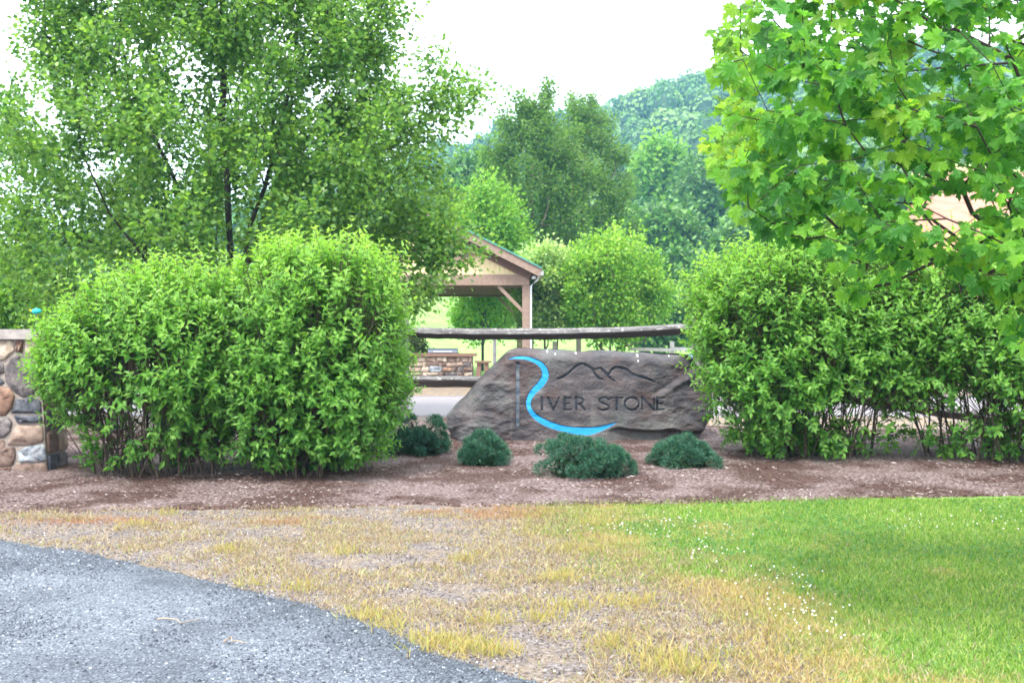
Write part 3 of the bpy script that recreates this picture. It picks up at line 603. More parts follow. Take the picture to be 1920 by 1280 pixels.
def pillow(poly_w, proud, mat, parent, name='stone', nrm_=(0, -1, 0)):
    """poly_w: outline points in world on the wall face; bulges out along nrm_"""
    V0 = np.array(poly_w, float); n = len(V0); k = 2; sm = []
    for j in range(n):
        a, b = V0[j], V0[(j + 1) % n]; sm += [a * .92 + b * .08, a * .08 + b * .92]
    V0 = np.array(sm); n = len(V0); c = V0.mean(0); nv = np.array(nrm_, float); V = [V0 - nv * .02]
    for sh, pr in ((1.02, .40), (.93, .88), (.60, 1.)):
        V.append(c + (V0 - c) * sh + nv * proud * pr + rng.normal(size=V0.shape) * .009 * (pr > .5))
    V.append((c + nv * proud * 1.05)[None]); V = np.concatenate(V)
    Q = [[r * n + j, r * n + (j + 1) % n, (r + 1) * n + (j + 1) % n, (r + 1) * n + j] for r in range(3) for j in range(n)]
    T = [[3 * n + j, 3 * n + (j + 1) % n, 4 * n] for j in range(n)]
    return obj(name, V, [np.array(Q), np.array(T)], mat, parent, smooth=True)
WY = 11.45
wall = thing('stone_wall', (P(-100, 893, WY)[0], WY, 0), 'fieldstone wall end with a flat grey coping at the left edge behind the first shrub', 'stone wall')
b = MB(); zt = P(0, 636, WY)[2]
xr = lambda z: P(74, 0, WY)[0] + (.085 * (1 - min(1, z / zt)))
V = []; 
for y in (WY, WY + .5):
    V += [[P(-420, 0, WY)[0], y, -.1], [xr(0), y, -.1], [xr(zt), y, zt], [P(-420, 0, WY)[0], y, zt]]
b.add(V, [(0, 1, 2, 3), (7, 6, 5, 4), (1, 5, 6, 2), (0, 3, 7, 4), (3, 2, 6, 7), (0, 4, 5, 1)]).build('mortar_core', M['mortar'], wall)
b = MB(); b.box((P(-420, 0, WY)[0], WY - .07, zt + .002), (P(-150, 0, WY)[0] - .006, WY + .57, zt + .105)); b.build('coping_slab', M['coping'], wall)
b = MB(); b.box((P(-150, 0, WY)[0], WY - .07, zt + .002), (P(82, 0, WY)[0], WY + .57, zt + .105)); b.build('coping_slab', M['coping'], wall)
SP = [('cream', [(-42, 638), (24, 638), (27, 655), (20, 664), (8, 675), (-42, 677)]), ('rust', [(30, 638), (44, 638), (43, 661), (29, 658)]), ('cream', [(48, 639), (73, 639), (74, 668), (57, 668), (47, 660)]),
      ('grey', [(22, 672), (36, 667), (56, 671), (74, 676), (76, 715), (62, 740), (44, 744), (30, 736), (12, 716), (10, 690)]), ('grey', [(-42, 681), (6, 680), (8, 698), (-2, 702), (-42, 700)]),
      ('dark', [(-42, 704), (-2, 706), (9, 716), (2, 722), (-42, 727)]), ('rust', [(-42, 732), (2, 725), (19, 727), (28, 742), (22, 765), (10, 778), (-42, 780)]), ('dark', [(31, 748), (44, 748), (62, 744), (76, 752), (78, 774), (21, 774), (27, 762)]),
      ('dark', [(27, 779), (78, 779), (80, 792), (34, 793)]), ('grey', [(-42, 784), (14, 781), (23, 790), (20, 808), (8, 820), (-42, 822)]), ('peach', [(14, 834), (26, 806), (34, 797), (80, 797), (82, 826), (60, 833)]),
      ('pale', [(33, 846), (48, 838), (83, 832), (88, 864), (60, 866), (35, 863)]), ('brown', [(20, 903), (30, 870), (60, 869), (88, 868), (91, 900), (60, 912)]), ('brown', [(-42, 828), (8, 824), (10, 838), (28, 838), (29, 856), (24, 872), (-42, 878)]),
      ('rust', [(-42, 883), (20, 874), (17, 889), (-42, 900)]), ('brown', [(-42, 904), (16, 894), (15, 912), (-42, 915)])]
for k, (cn, pl) in enumerate(SP): pillow([P(x, y, WY) for x, y in pl], rng.uniform(.02, .034), SM[cn], wall)
for gx in range(4):
    for gy in range(6):
        x0, x1, y0, y1 = -420 + gx * 94, -420 + gx * 94 + 88, 640 + gy * 45, 640 + gy * 45 + 40
        pillow([P(x + rng.normal() * 5, y + rng.normal() * 4, WY) for x, y in ((x0, y1), (x1, y1), (x1, y0), (x0, y0))][::1], .04, SM[['grey', 'rust', 'peach', 'brown', 'dark'][(gx * 3 + gy * 2) % 5]], wall)
for k in range(6):   # end face turned to the right
    z0, z1 = k * zt / 6 + .01, (k + 1) * zt / 6 - .015
    for y0, y1 in ((WY + .03, WY + .24), (WY + .27, WY + .48)):
        pillow([[xr(z0), y0, z0], [xr(z0), y1, z0], [xr(z1), y1, z1], [xr(z1), y0, z1]], .03, SM[['brown', 'grey', 'peach', 'dark'][(k + int(y0 * 9)) % 4]], wall, nrm_=(1, 0, .05))
# teal ornament on a stake behind the wall
M['teal'] = paint('teal_glass', (.02, .42, .40), .2, .1); M['yellowp'] = paint('yellow_paint', (.8, .55, .03), .4, .1)
o_p = P(68, 583, 12.3); st_ = thing('garden_stake', (o_p[0], 12.3, 0), 'small teal ornament with a yellow tip on a stake above the wall end', 'garden ornament')
b = MB(); b.tube([(o_p[0], 12.3, -.1), (o_p[0], 12.3, o_p[2] - .02)], [.006, .005], 6).build('stake', M['post'], st_)
b = MB(); b.tube([o_p + [-.055, 0, -.01], o_p + [-.03, 0, -.005], o_p + [0, 0, 0], o_p + [.035, 0, 0], o_p + [.055, 0, .004]], [.006, .026, .036, .026, .008], 10).build('ornament', M['teal'], st_, smooth=True)
b = MB(); b.tube([o_p + [-.075, 0, .012], o_p + [-.052, 0, .0]], [.004, .016], 8).build('tip', M['yellowp'], st_, smooth=True)

# ------------------------------------------------------------------ pavilion
m = N('cedar_beam'); n1 = m.noise(5, 5, m.pos((3, 3, 3))); m.col(m.ramp(n1, [(.3, (.185, .125, .095)), (.7, (.27, .195, .155))])); M['cedar'] = m.m
M['cream'] = paint('cream_siding', (.66, .55, .32), .7, .1); M['dkbrown'] = paint('dark_brown_wood', (.13, .075, .055), .7, .2)
M['tealroof'] = paint('green_metal_roof', (.07, .24, .20), .4, .1); M['gutterw'] = paint('white_gutter', (.62, .64, .66), .4, .1)
YP, YR = 32., 42.
def PP(px, py, Y=YP): return P(px, py, Y)
pav = thing('pavilion', (PP(790, 0)[0], 37, 0), 'open timber picnic pavilion with a cream gable and green roof edge beyond the fence', 'pavilion')
xr_, xrid = PP(986, 0)[0], PP(790, 0)[0]; xl_ = 2 * xrid - xr_; zb_, zt_ = PP(0, 535)[2], PP(0, 515)[2]
slope = .51; ex = PP(1013, 0)[0] - xrid; zr = PP(0, 393)[2]
for x in (xl_, xr_):
    for Y in (YP, YR):
        b = MB(); xx = x if Y == YP else x - .12; b.box((xx - .105, Y - .105, -.05), (xx + .105, Y + .105, zb_)); b.build('post', M['cedar'], pav)
for Y, mt in ((YP, M['cedar']), (YR, M['dkbrown'])):
    MB().box((xl_ - .12, Y - .13, zb_ + .002), (xr_ + .10, Y + .13, zt_)).build('beam', mt, pav)
    for x, s in ((xl_, 1), (xr_, -1)):
        xx = x if Y == YP else x - .12; MB().beam((xx + s * .06, Y, zb_ - .78), (xx + s * .80, Y, zb_ - .02), .10, .11, (0, 1, 0)).build('brace', mt if Y == YP else M['cedar'], pav)
for x in (xl_, xr_): MB().box((x - .09, YP + .132, zb_ + .004), (x + .09, YR - .132, zt_ - .01)).build('side_beam', M['cedar'], pav)
MB().beam((xr_, YP + .9, zb_ - .02), (xr_, YP + .08, zb_ - .8), .1, .1, (1, 0, 0)).build('brace', M['cedar'], pav)
for k in range(6): MB().box((xl_, YP + 1.4 + k * 1.4, zb_ + .04), (xr_, YP + 1.5 + k * 1.4, zb_ + .2)).build('joist', M['cedar'], pav)
MB().box((xl_ - .05, YP + .2, zt_ + .01), (xr_ + .05, YR, zt_ + .04)).build('ceiling', M['cream'], pav)
zw = zr - .30; gw = (zw - zt_) / slope
for k in range(44):       # vertical boards of the gable
    x0, x1 = xrid - gw + k * 2 * gw / 44 + .0025, xrid - gw + (k + 1) * 2 * gw / 44 - .0025; za, zc = zw - abs(x0 - xrid) * slope, zw - abs(x1 - xrid) * slope
    if min(za, zc) < zt_ + .02: continue
    V = [[x0, YP - .04, zt_ + .002], [x1, YP - .04, zt_ + .002], [x1, YP - .04, zc], [x0, YP - .04, za]]; V += [[a_, YP + .02, c_] for a_, _, c_ in V]
    obj('gable_board', V, [np.array([(0, 1, 2, 3), (7, 6, 5, 4), (0, 4, 5, 1), (1, 5, 6, 2), (2, 6, 7, 3), (3, 7, 4, 0)])], M['cream'], pav)
for s in (-1, 1):
    e = (xrid + s * ex, zr - ex * slope)
    MB().beam((xrid, YP - .55, zr - .10), (e[0], YP - .55, e[1] - .10), .05, .24, (0, 0, 1)).build('rake_board', M['cedar'], pav)
    MB().beam((xrid, (YP + YR) / 2, zr + .045), (e[0] + s * .03, (YP + YR) / 2, e[1] + .03), YR - YP + 1.25, .04).build('roof_panel', M['tealroof'], pav)
    MB().beam((xrid, (YP + YR) / 2, zr - .012), (e[0], (YP + YR) / 2, e[1] - .012), YR - YP + .95, .05).build('roof_deck', M['cedar'], pav)
    MB().beam((xrid, YP - .10, zw - .04), (xrid + s * (gw + .05), YP - .10, zw - .04 - (gw + .05) * slope), .09, .2).build('truss_chord', M['dkbrown'], pav)
    MB().box((e[0] - .04, YP - .5, e[1] - .17), (e[0] + .08 * s, YR + .5, e[1] - .05)).build('gutter', M['gutterw'], pav)
MB().beam((xrid + .15, YP - .12, zt_ + .12), (xrid + 1.35, YP - .12, zw - 1.25 * slope - .1), .07, .15, (0, 1, 0)).build('truss_web', M['dkbrown'], pav)
MB().beam((PP(898, 0)[0] - .9, YP - .12, zt_ + .35), (PP(912, 0)[0], YP - .12, PP(0, 468)[2]), .07, .17, (0, 1, 0)).build('truss_web', M['cedar'], pav)
dsx = PP(995, 0)[0]
MB().tube([(e[0] - .05, YP + .2, e[1] - .16), (e[0] - .1, YP + .15, e[1] - .28), (dsx, YP - .05, zb_ - .02), (dsx, YP - .05, .05)], [.035] * 4, 8).build('downspout', M['gutterw'], pav)
MB().tube([PP(1001, 517, YP - .2), PP(1001, 523, YP - .2)], [.05, .07], 10).build('lamp', M['gutterw'], pav, smooth=True)

# grill island and side tables
GY = 30.6; isl = thing('grill_island', (P(827, 725, GY)[0], GY + .4, 0), 'stone faced grill counter with a brown slab top beside the pavilion', 'grill counter')
x0, x1 = P(766, 0, GY)[0], P(887, 0, GY)[0]; z1 = P(0, 668, GY)[2]
MB().box((x0 + .02, GY + .03, -.05), (x1 - .02, GY + .8, z1)).build('mortar_core', M['mortar'], isl)
M['slab'] = paint('brown_slab', (.19, .11, .08), .6, .3); MB().box((x0 - .08, GY - .06, z1 + .002), (x1 + .08, GY + .88, z1 + .075)).build('counter_top', M['slab'], isl)
zc = z1
while zc > .06:
    hh = min(rng.uniform(.07, .17), zc); xx = x0 + .02
    while xx < x1 - .06:
        ww = min(rng.uniform(.12, .36), x1 - .02 - xx)
        j = lambda: rng.normal() * .010
        pillow([[xx + .008 + j(), GY + .03, zc - hh + .008 + j()], [xx + ww - .008 + j(), GY + .03, zc - hh + .008 + j()], [xx + ww - .008 + j(), GY + .03, zc - .006 + j()], [xx + .008 + j(), GY + .03, zc - .006 + j()]], .035,
               SM[rng.choice(['peach', 'rust', 'cream', 'brown', 'pale', 'peach', 'cream', 'grey'])], isl); xx += ww
    zc -= hh
M['grill'] = paint('grill_lid', (.055, .07, .10), .35, .2)
gl = thing('gas_grill', (P(829, 0, GY)[0], GY + .45, z1 + .08), 'dark blue grey grill lid standing on the stone counter', 'grill'); gx0, gx1 = P(801, 0, GY)[0], P(857, 0, GY)[0]
a_ = np.linspace(0, math.pi, 9); V = [[x, GY + .45 - .22 * math.cos(t), z1 + .09 + .13 * math.sin(t) ** .7] for x in (gx0, gx1) for t in a_]
obj('lid', V, [np.array([(k, k + 1, k + 10, k + 9) for k in range(8)])], M['grill'], gl, smooth=True)
for o_ in (0, 9): obj('lid_end', V, [np.array([list(range(o_, o_ + 9))])], M['grill'], gl)
MB().box((gx0 - .03, GY + .2, z1 + .078), (gx1 + .03, GY + .7, z1 + .092)).build('firebox', M['dkbrown'], gl)
MB().tube([(gx0 + .15, GY + .2, z1 + .13), (gx1 - .15, GY + .2, z1 + .13)], [.012, .012], 6).build('handle', M['gutterw'], gl)
for (a0, a1, lb) in ((890, 921, 'brown wooden side table right of the grill counter'), (748, 768, 'brown wooden side table left of the grill counter, half hidden by the shrub')):
    zt2 = P(0, 677, GY)[2]; xa, xb = P(a0, 0, GY)[0], P(a1, 0, GY)[0]; t_ = thing('side_table', ((xa + xb) / 2, GY + .3, 0), lb, 'table')
    MB().box((xa, GY + .02, zt2 - .05), (xb, GY + .6, zt2)).build('table_top', M['slab'], t_)
    for s in (0, 1):
        xc = xa + .07 if s == 0 else xb - .1; MB().beam((xc, GY + .3, 0), (xc + (.05 if s == 0 else -.04), GY + .3, zt2 - .052), .12, .45, (0, 1, 0)).build('leg', M['slab'], t_)
p_ = P(927, 622, 29.5); t_ = MB().tube([(p_[0], 29.5, -.1), (p_[0] + .01, 29.5, p_[2])], [.05, .045], 9).build('slim_post', M['post'])
tag(t_, 'slim grey post standing right of the grill counter on the field edge', 'post')
# far light rail fence
m = N('pale_rail'); n1 = m.noise(8, 3); m.col(m.ramp(n1, [(.3, (.42, .36, .33)), (.7, (.56, .50, .47))])); M['palerail'] = m.m
f2 = thing('field_fence', (P(1260, 0, 36)[0], 36, 0), 'pale wooden rail fence across the field to the right of the boulder', 'fence')
for px in (1040, 1260, 1480, 1700):
    x = P(px, 0, 36)[0]; MB().box((x - .07, 35.93, -.1), (x + .07, 36.07, P(0, 640, 36)[2]), .006).build('post', M['palerail'], f2)
for a0, a1 in ((1178, 1260), (1260, 1480), (1480, 1700)):
    for ya, yb in ((654, 656), (690, 690)):
        MB().beam(P(a0, ya, 35.9), P(a1, yb, 35.9), .06, .11).build('rail', M['palerail'], f2)
# blue car behind the right hedge
CY = 34.; cx0 = P(1292, 0, CY)[0]
M['carblue'] = paint('blue_car_paint', (.10, .22, .48), .25, .05); M['glass'] = paint('car_glass', (.05, .07, .09), .08, .0); M['tyre'] = paint('tyre', (.02, .02, .02), .8, .1); M['rim'] = paint('rim', (.4, .4, .42), .3, .1)
car = thing('parked_car', (cx0 + 2.2, CY + .9, 0), 'blue parked car mostly hidden behind the shrub right of the boulder', 'car')
prof = np.array([(0, .35), (.02, .75), (.35, .86), (1.15, .95), (1.75, 1.38), (3.0, 1.42), (3.9, 1.02), (4.35, .95), (4.4, .40), (3.9, .22), (.4, .22)])
V = [[cx0 + x, CY + (0 if s == 0 else 1.75) + (.14 if z > 1.2 else 0) * (1 if s == 0 else -1), z] for s in (0, 1) for x, z in prof]; n = len(prof)
obj('body', V, [np.array([(k, (k + 1) % n, n + (k + 1) % n, n + k) for k in range(n)]), np.array([list(range(n))[::-1], list(range(n, 2 * n))])], M['carblue'], car)
V = [[cx0 + 1.35, CY - .006, .98], [cx0 + 1.82, CY + .10, 1.32], [cx0 + 2.3, CY + .11, 1.34], [cx0 + 2.3, CY - .006, .98]]; obj('side_window', V, [np.array([(3, 2, 1, 0)])], M['glass'], car)
V = [[cx0 + 2.38, CY - .006, .98], [cx0 + 2.38, CY + .11, 1.34], [cx0 + 2.95, CY + .11, 1.34], [cx0 + 3.7, CY - .006, 1.0]]; obj('side_window', V, [np.array([(3, 2, 1, 0)])], M['glass'], car)
for x in (.85, 3.55):
    for y in (.06, 1.69):
        wo = MB().cyl((cx0 + x, CY + y, .32), (0, 1, 0), .32, .2).build('wheel', M['tyre'], car, smooth=False); MB().cyl((cx0 + x, CY + (y - .105 if y < 1 else y + .105), .32), (0, 1, 0), .19, .02).subbuild('rim', M['rim'], wo)
MB().box((cx0 - .02, CY + .1, .60), (cx0 + .1, CY + .45, .74)).build('headlight', M['gutterw'], car)

# ------------------------------------------------------------------ trees
def ball_targets(n, c, r, shell=.5, lump=.25, seed=0, zmin=None):
    u = nrm(rng.normal(size=(n, 3))); k = shell + (1 - shell) * rng.random(n) ** .5; lp = 1 + lump * 2 * (fbm(u * 1.7 + seed * 3.1, 3, seed) - .5)
    return np.array(c) + u * np.array(r) * (k * lp)[:, None]
def tip_leaves(A, par, load, n, spread, droop=.25, maxload=6, young=.25, size=(.05, .08), along=True):
    idx = np.where((load <= maxload) & (par >= 0))[0]; k = rng.choice(idx, n); t = rng.random((n, 1)); base = A[par[k]] * (1 - t) + A[k] * t
    off = rng.normal(size=(n, 3)) * spread; pos = base + off; d = nrm(off / np.maximum(spread, 1e-6) * .6 + rng.normal(size=(n, 3)) * .6 + nrm(A[k] - A[par[k]]) * .6 + [0, 0, -droop])
    nn = nrm(np.array([0, 0, 1.]) + rng.normal(size=(n, 3)) * .55); yg = np.clip(rng.random(n) ** 2.2 * young * 2 * (load[k] == 1) + rng.normal(size=n) * .04, 0, 1)
    return pos, d, nn, rng.uniform(*size, n), yg
OVAL = (np.array([[0, 0, 0], [.45, -.40, .06], [1, 0, -.06], [.45, .40, .06]], float), [np.array([[0, 1, 2, 3]])])
# large pear tree on the left
rng = np.random.default_rng(101); TY = 17.
def xz(px, py, Y=TY): p = P(px, py, Y); return p
bx_ = P(432, 0, TY)[0]
root = thing('pear_tree', (bx_, TY, 0), 'large dense ornamental pear tree with dark forked trunk towering behind the left shrubs', 'tree')
trk = [dict(p=[(bx_, TY, -.1), (bx_ + .02, TY, .9), (bx_ - .02, TY, 1.6)] + [xz(432, 470), xz(428, 400), xz(426, 330), xz(415, 250), xz(420, 150), xz(415, 50), (bx_ - .1, TY + .1, 7.4), (bx_, TY, 8.6), (bx_ + .05, TY, 9.8)])]
lead = [[(bx_ + .03, TY - .1, 1.5), xz(470, 420, 16.8), xz(497, 350, 16.7), xz(520, 260, 16.6), xz(550, 140, 16.5), xz(560, 20, 16.5), xz(575, -90, 16.5)],
        [(bx_ - .05, TY - .15, 1.2), xz(360, 540, 16.4), xz(275, 490, 16.1), xz(205, 400, 15.9), xz(160, 300, 15.8), xz(135, 200, 15.8), xz(125, 90, 15.8)],
        [(bx_ - .02, TY + .1, 1.7), xz(370, 440, 17.2), xz(320, 320, 16.6), xz(290, 260, 16.4), xz(245, 170, 16.6), xz(225, 60, 17)],
        [(bx_ + .06, TY, 1.6), xz(540, 450, 17.3), xz(620, 400, 17.4), xz(690, 330, 17.2), xz(750, 260, 17), xz(820, 200, 16.9), xz(895, 160, 16.8)],
        [(bx_ + .05, TY + .1, 2.0), xz(520, 330, 17.6), xz(600, 230, 17.8), xz(670, 120, 17.6), xz(715, 20, 17.5), xz(735, -60, 17.4)],
        [(bx_ + .06, TY - .1, 1.4), xz(560, 500, 16.7), xz(690, 470, 16.3), xz(800, 470, 16.1), xz(860, 480, 16)]]
trunks = trk + [dict(p=q, **{'from': 2}) for q in lead]
zp = np.array([1.7, 2.2, 2.95, 4.2, 4.9, 5.4, 6.0, 6.7, 7.6, 8.8, 10.2, 10.9]); Rr = np.array([2.0, 3.7, 3.65, 3.25, 3.1, 2.7, 2.45, 2.65, 2.5, 1.9, 1.0, 0.]); Ll = np.array([3.4, 3.9, 4.0, 3.9, 3.65, 3.5, 3.4, 3.35, 2.9, 2.0, .9, 0.])
T = []
while len(T) < 1050:
    z = rng.uniform(1.7, 10.4); a = rng.uniform(0, 2 * math.pi); k = rng.random() ** .42; R_, L_2 = np.interp(z, zp, Rr), np.interp(z, zp, Ll)
    ca = math.cos(a); R1 = R_ if ca > 0 else L_2; lp = 1 + .5 * (float(fbm(np.array([ca * 2 + 3, math.sin(a) * 2, z * .8]), 3, 8)) - .5)
    x, y = bx_ + R1 * k * ca * lp, TY + .92 * (R_ + L_2) / 2 * k * math.sin(a) * lp * .95
    if z < 2.9 and rng.random() < .35: continue
    T.append((x, y, z))
T += [xz(px + rng.normal() * 16, py + rng.normal() * 14, 16.3 + rng.normal() * .25) for px, py in ((835, 400), (850, 430), (865, 460), (840, 470), (815, 440), (870, 490), (850, 500), (825, 520), (800, 480), (845, 415), (830, 380), (820, 410))]
T += [xz(px + rng.normal() * 12, py + rng.normal() * 12, 16.8 + rng.normal() * .25) for px, py in ((860, 170), (905, 150), (890, 180), (840, 130), (870, 210), (800, 170), (830, 240), (800, 130), (880, 200), (815, 105))]
T = np.array(T); A, par, load, n0 = grow(trunks, T, .35, .10)
wood(root, A, par, load, .115, .0048, M['bark'], .016)
pos, d, nn, s, yg = tip_leaves(A, par, load, 185000, .145, .35, 6, .35, (.056, .100))
ok = pos[:, 2] > 1.3; ax = 960 + pos[:, 0] / pos[:, 1] * F; ay = HZ - (pos[:, 2] - CAMZ) / pos[:, 1] * F
for q_ in ([(432, 480), (428, 400), (425, 325)], [(478, 415), (497, 350), (505, 300)], [(275, 492), (240, 445), (205, 395), (165, 310)], [(335, 330), (318, 300), (292, 262)]):
    for a_, b_ in zip(q_[:-1], q_[1:]):
        a_, b_ = np.array(a_, float), np.array(b_, float); tt_ = np.clip(((np.stack([ax, ay], -1) - a_) @ (b_ - a_)) / ((b_ - a_) @ (b_ - a_)), 0, 1)
        ok &= ~((np.hypot(ax - a_[0] - tt_ * (b_ - a_)[0], ay - a_[1] - tt_ * (b_ - a_)[1]) < 11) & (pos[:, 1] < TY + .1) & (rng.random(len(ax)) < .8))
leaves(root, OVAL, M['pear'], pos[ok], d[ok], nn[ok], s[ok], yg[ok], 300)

def simple_tree(name, label, px, Y, boxpx, mat, nl, size, trunk_r=.08, nt_=260, lump=.3, group=None, cat_='tree', shell=.45, tmpl=QUAD, spread=.22, young=.3, trunk_mat='bark', depthk=.9, stems=1, extra=None, flat=None, zbase=None):
    x0, x1, y0, y1 = boxpx; g = float(hz(P(px, 0, Y)[0], Y)) if zbase is None else zbase; bx = P(px, 0, Y)[0]; cxx = P((x0 + x1) / 2, 0, Y)[0]
    zt_, zb_ = P(0, y0, Y)[2], P(0, y1, Y)[2]; rx = (x1 - x0) / 2 / F * Y
    root = thing(name, (bx, Y, g), label, cat_, group); c = (cxx, Y, (zt_ + zb_) / 2); r = (rx, rx * depthk, (zt_ - zb_) / 2)
    T = ball_targets(nt_, c, r, shell, lump, seed=int(px)); 
    if extra is not None: T = np.concatenate([T, extra])
    tr = []
    for k in range(stems):
        o = (k - (stems - 1) / 2) * .5; tr.append(dict(p=[(bx + o * .6, Y, g - .2), (bx + o * .8, Y, g + (zb_ - g) * .5 + .2), (cxx * .5 + bx * .5 + o, Y, zb_ + (zt_ - zb_) * .25), (cxx + o * 1.2, Y, zb_ + (zt_ - zb_) * .55), (cxx + o, Y, zb_ + (zt_ - zb_) * .85)]))
    A, par, load, n0 = grow(tr, T, max(.35, rx * .12), .12); wood(root, A, par, load, trunk_r, trunk_r / 14, M[trunk_mat], trunk_r * .16)
    pos, d, nn, s, yg = tip_leaves(A, par, load, nl, spread, .2, 4, young, size)
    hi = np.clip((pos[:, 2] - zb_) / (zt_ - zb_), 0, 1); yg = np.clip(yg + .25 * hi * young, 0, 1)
    ok = pos[:, 2] > g + .1; leaves(root, tmpl, mat, pos[ok], d[ok], nn[ok], s[ok], yg[ok]); return root
rng = np.random.default_rng(202)
def spire(px, py, Y, n=9): return np.array([P(px + rng.normal() * 7, py + 60 * rng.random(), Y + rng.normal() * .6) for _ in range(n)])
ex1 = np.concatenate([spire(985, 185, 48), spire(1025, 155, 48), spire(1000, 215, 48), spire(945, 225, 48, 6), spire(920, 260, 48, 5)])
simple_tree('tall_tree', 'tall upright dark pear tree with several spires behind the pavilion roof', 995, 48, (895, 1100, 190, 590), M['midpear'], 32000, (.11, .19), .16, 330, .42, extra=ex1, spread=.19, trunk_mat='trunkgrey')
ex2 = np.concatenate([spire(1075, 170, 52), spire(1110, 178, 52), spire(1130, 220, 52), spire(1095, 195, 52, 6)])
simple_tree('tall_tree', 'broad tall pear tree right of the pavilion, standing just behind the pale dogwood', 1085, 52, (1000, 1182, 195, 580), M['midpear'], 30000, (.11, .19), .16, 300, .42, extra=ex2, spread=.19, trunk_mat='trunkgrey')
simple_tree('leafy_tree', 'light green bushy tree showing between the pavilion ridge and the tall pear', 905, 44, (835, 990, 345, 600), M['lime'], 15000, (.12, .2), .09, 200, .25, spread=.28)
simple_tree('dogwood_tree', 'pale whitish green dogwood with layered branches right of the pavilion post', 1033, 36, (962, 1108, 450, 632), M['dogwood'], 22000, (.09, .15), .07, 240, .3, spread=.15, stems=2, trunk_mat='trunkgrey', young=.8)
simple_tree('round_tree', 'rounded yellow green tree above the right half of the boulder', 1143, 35, (1050, 1252, 436, 650), M['lime'], 22000, (.09, .15), .075, 300, .22, spread=.17, trunk_mat='trunkgrey', young=.5)
simple_tree('field_shrub', 'small dark evergreen shrub behind the grill counter', 778, 33, (752, 803, 628, 690), M['darkshrub'], 6000, (.05, .09), .03, 60, .1, spread=.08, cat_='shrub')
simple_tree('understorey_tree', 'green low branched tree seen under the pavilion roof', 905, 47, (855, 965, 555, 628), M['lime'], 9000, (.12, .2), .06, 120, .2, spread=.22, young=.2)
simple_tree('boundary_tree', 'yellow green bushy tree above the stone wall at the left edge', 10, 21, (-130, 130, 470, 700), M['lime'], 14000, (.08, .13), .06, 200, .25, spread=.17)
simple_tree('maroon_shrub', 'maroon leaved shrub glimpsed through the gap in the left shrub', 212, 19, (165, 262, 648, 735), M['maroon'], 3500, (.05, .08), .02, 60, .2, spread=.07, cat_='shrub')
# hillside trees that can be told apart
specs = [(1345, 118, (1255, 1450, 292, 500), 'forest', 'dark green tree with a pale forked limb on the lower hillside'), (1235, 135, (1190, 1290, 262, 410), 'lime', 'pale yellow green tree high on the lower hillside'),
         (1235, 92, (1160, 1310, 385, 520), 'forest', 'mid green rounded tree behind the round yellow green tree'), (1260, 80, (1215, 1330, 470, 640), 'forest', 'dark blue green tree at the field edge right of the round tree'),
         (1390, 88, (1330, 1500, 400, 560), 'forest', 'green tree at the foot of the hill behind the right shrub'), (1480, 84, (1420, 1600, 330, 560), 'lime', 'light green tree half hidden by the maple tips'),
         (1640, 90, (1560, 1740, 320, 540), 'forest', 'green tree beside the red earth bank behind the maple'), (1200, 62, (1180, 1300, 560, 640), 'forest', 'low shrubby tree at the far field edge'),
         (880, 95, (830, 960, 290, 420), 'forest', 'bluish green hillside tree left of the tall pear'), (1420, 150, (1330, 1500, 250, 380), 'lime', 'pale tree on the upper slope near the maple tips')]
rng = np.random.default_rng(303)
for px, Y, bxp, mt, lb in specs:
    simple_tree('hillside_tree', lb, px, Y, bxp, M[mt], 7500, (.34 * Y / 100 + .08, .6 * Y / 100 + .1), .2 * Y / 100 + .05, 150, .3, 'trees on the lower hillside', spread=.5 * Y / 100, trunk_mat='trunkgrey', young=.25)
m = N('pale_limb'); m.col((.45, .42, .38)); M['palelimb'] = m.m

# distant wood covering the hill
def forest():
    r = np.random.default_rng(404); pts = []
    for _ in range(60000):
        Y = 95 + 270 * r.random() ** .75; px = r.uniform(-150, 2150); x = (px - 960) / F * Y
        if 1640 < px < 2100 and Y < 125: continue
        if px < 960 and Y < 150 - .06 * (px - 600): continue
        if px < 700 and r.random() < .5: continue
        rad = r.uniform(2.8, 5.2) * (.75 + .25 * Y / 350); ok = True
        for (a_, b_, c_) in pts[-1500:]:
            if (a_ - x) ** 2 + (b_ - Y) ** 2 < (.72 * (rad + c_)) ** 2: ok = False; break
        if ok: pts.append((x, Y, rad))
        if len(pts) >= 900: break
    return pts, r
pts, r = forest(); PV, PD, PN, PS, PYg, CV, CF = [], [], [], [], [], [], []
ico = nrm(np.array([[math.cos(a) * math.cos(b_), math.sin(a) * math.cos(b_), math.sin(b_)] for b_ in np.radians((-35, 5, 45)) for a in np.arange(8) * math.pi / 4] + [[0, 0, 1.]]))
icf = [[k * 8 + j, k * 8 + (j + 1) % 8, k * 8 + 8 + (j + 1) % 8, k * 8 + 8 + j] for k in range(2) for j in range(8)]; ict = [[16 + j, 16 + (j + 1) % 8, 24] for j in range(8)]
cq, ct = [], []
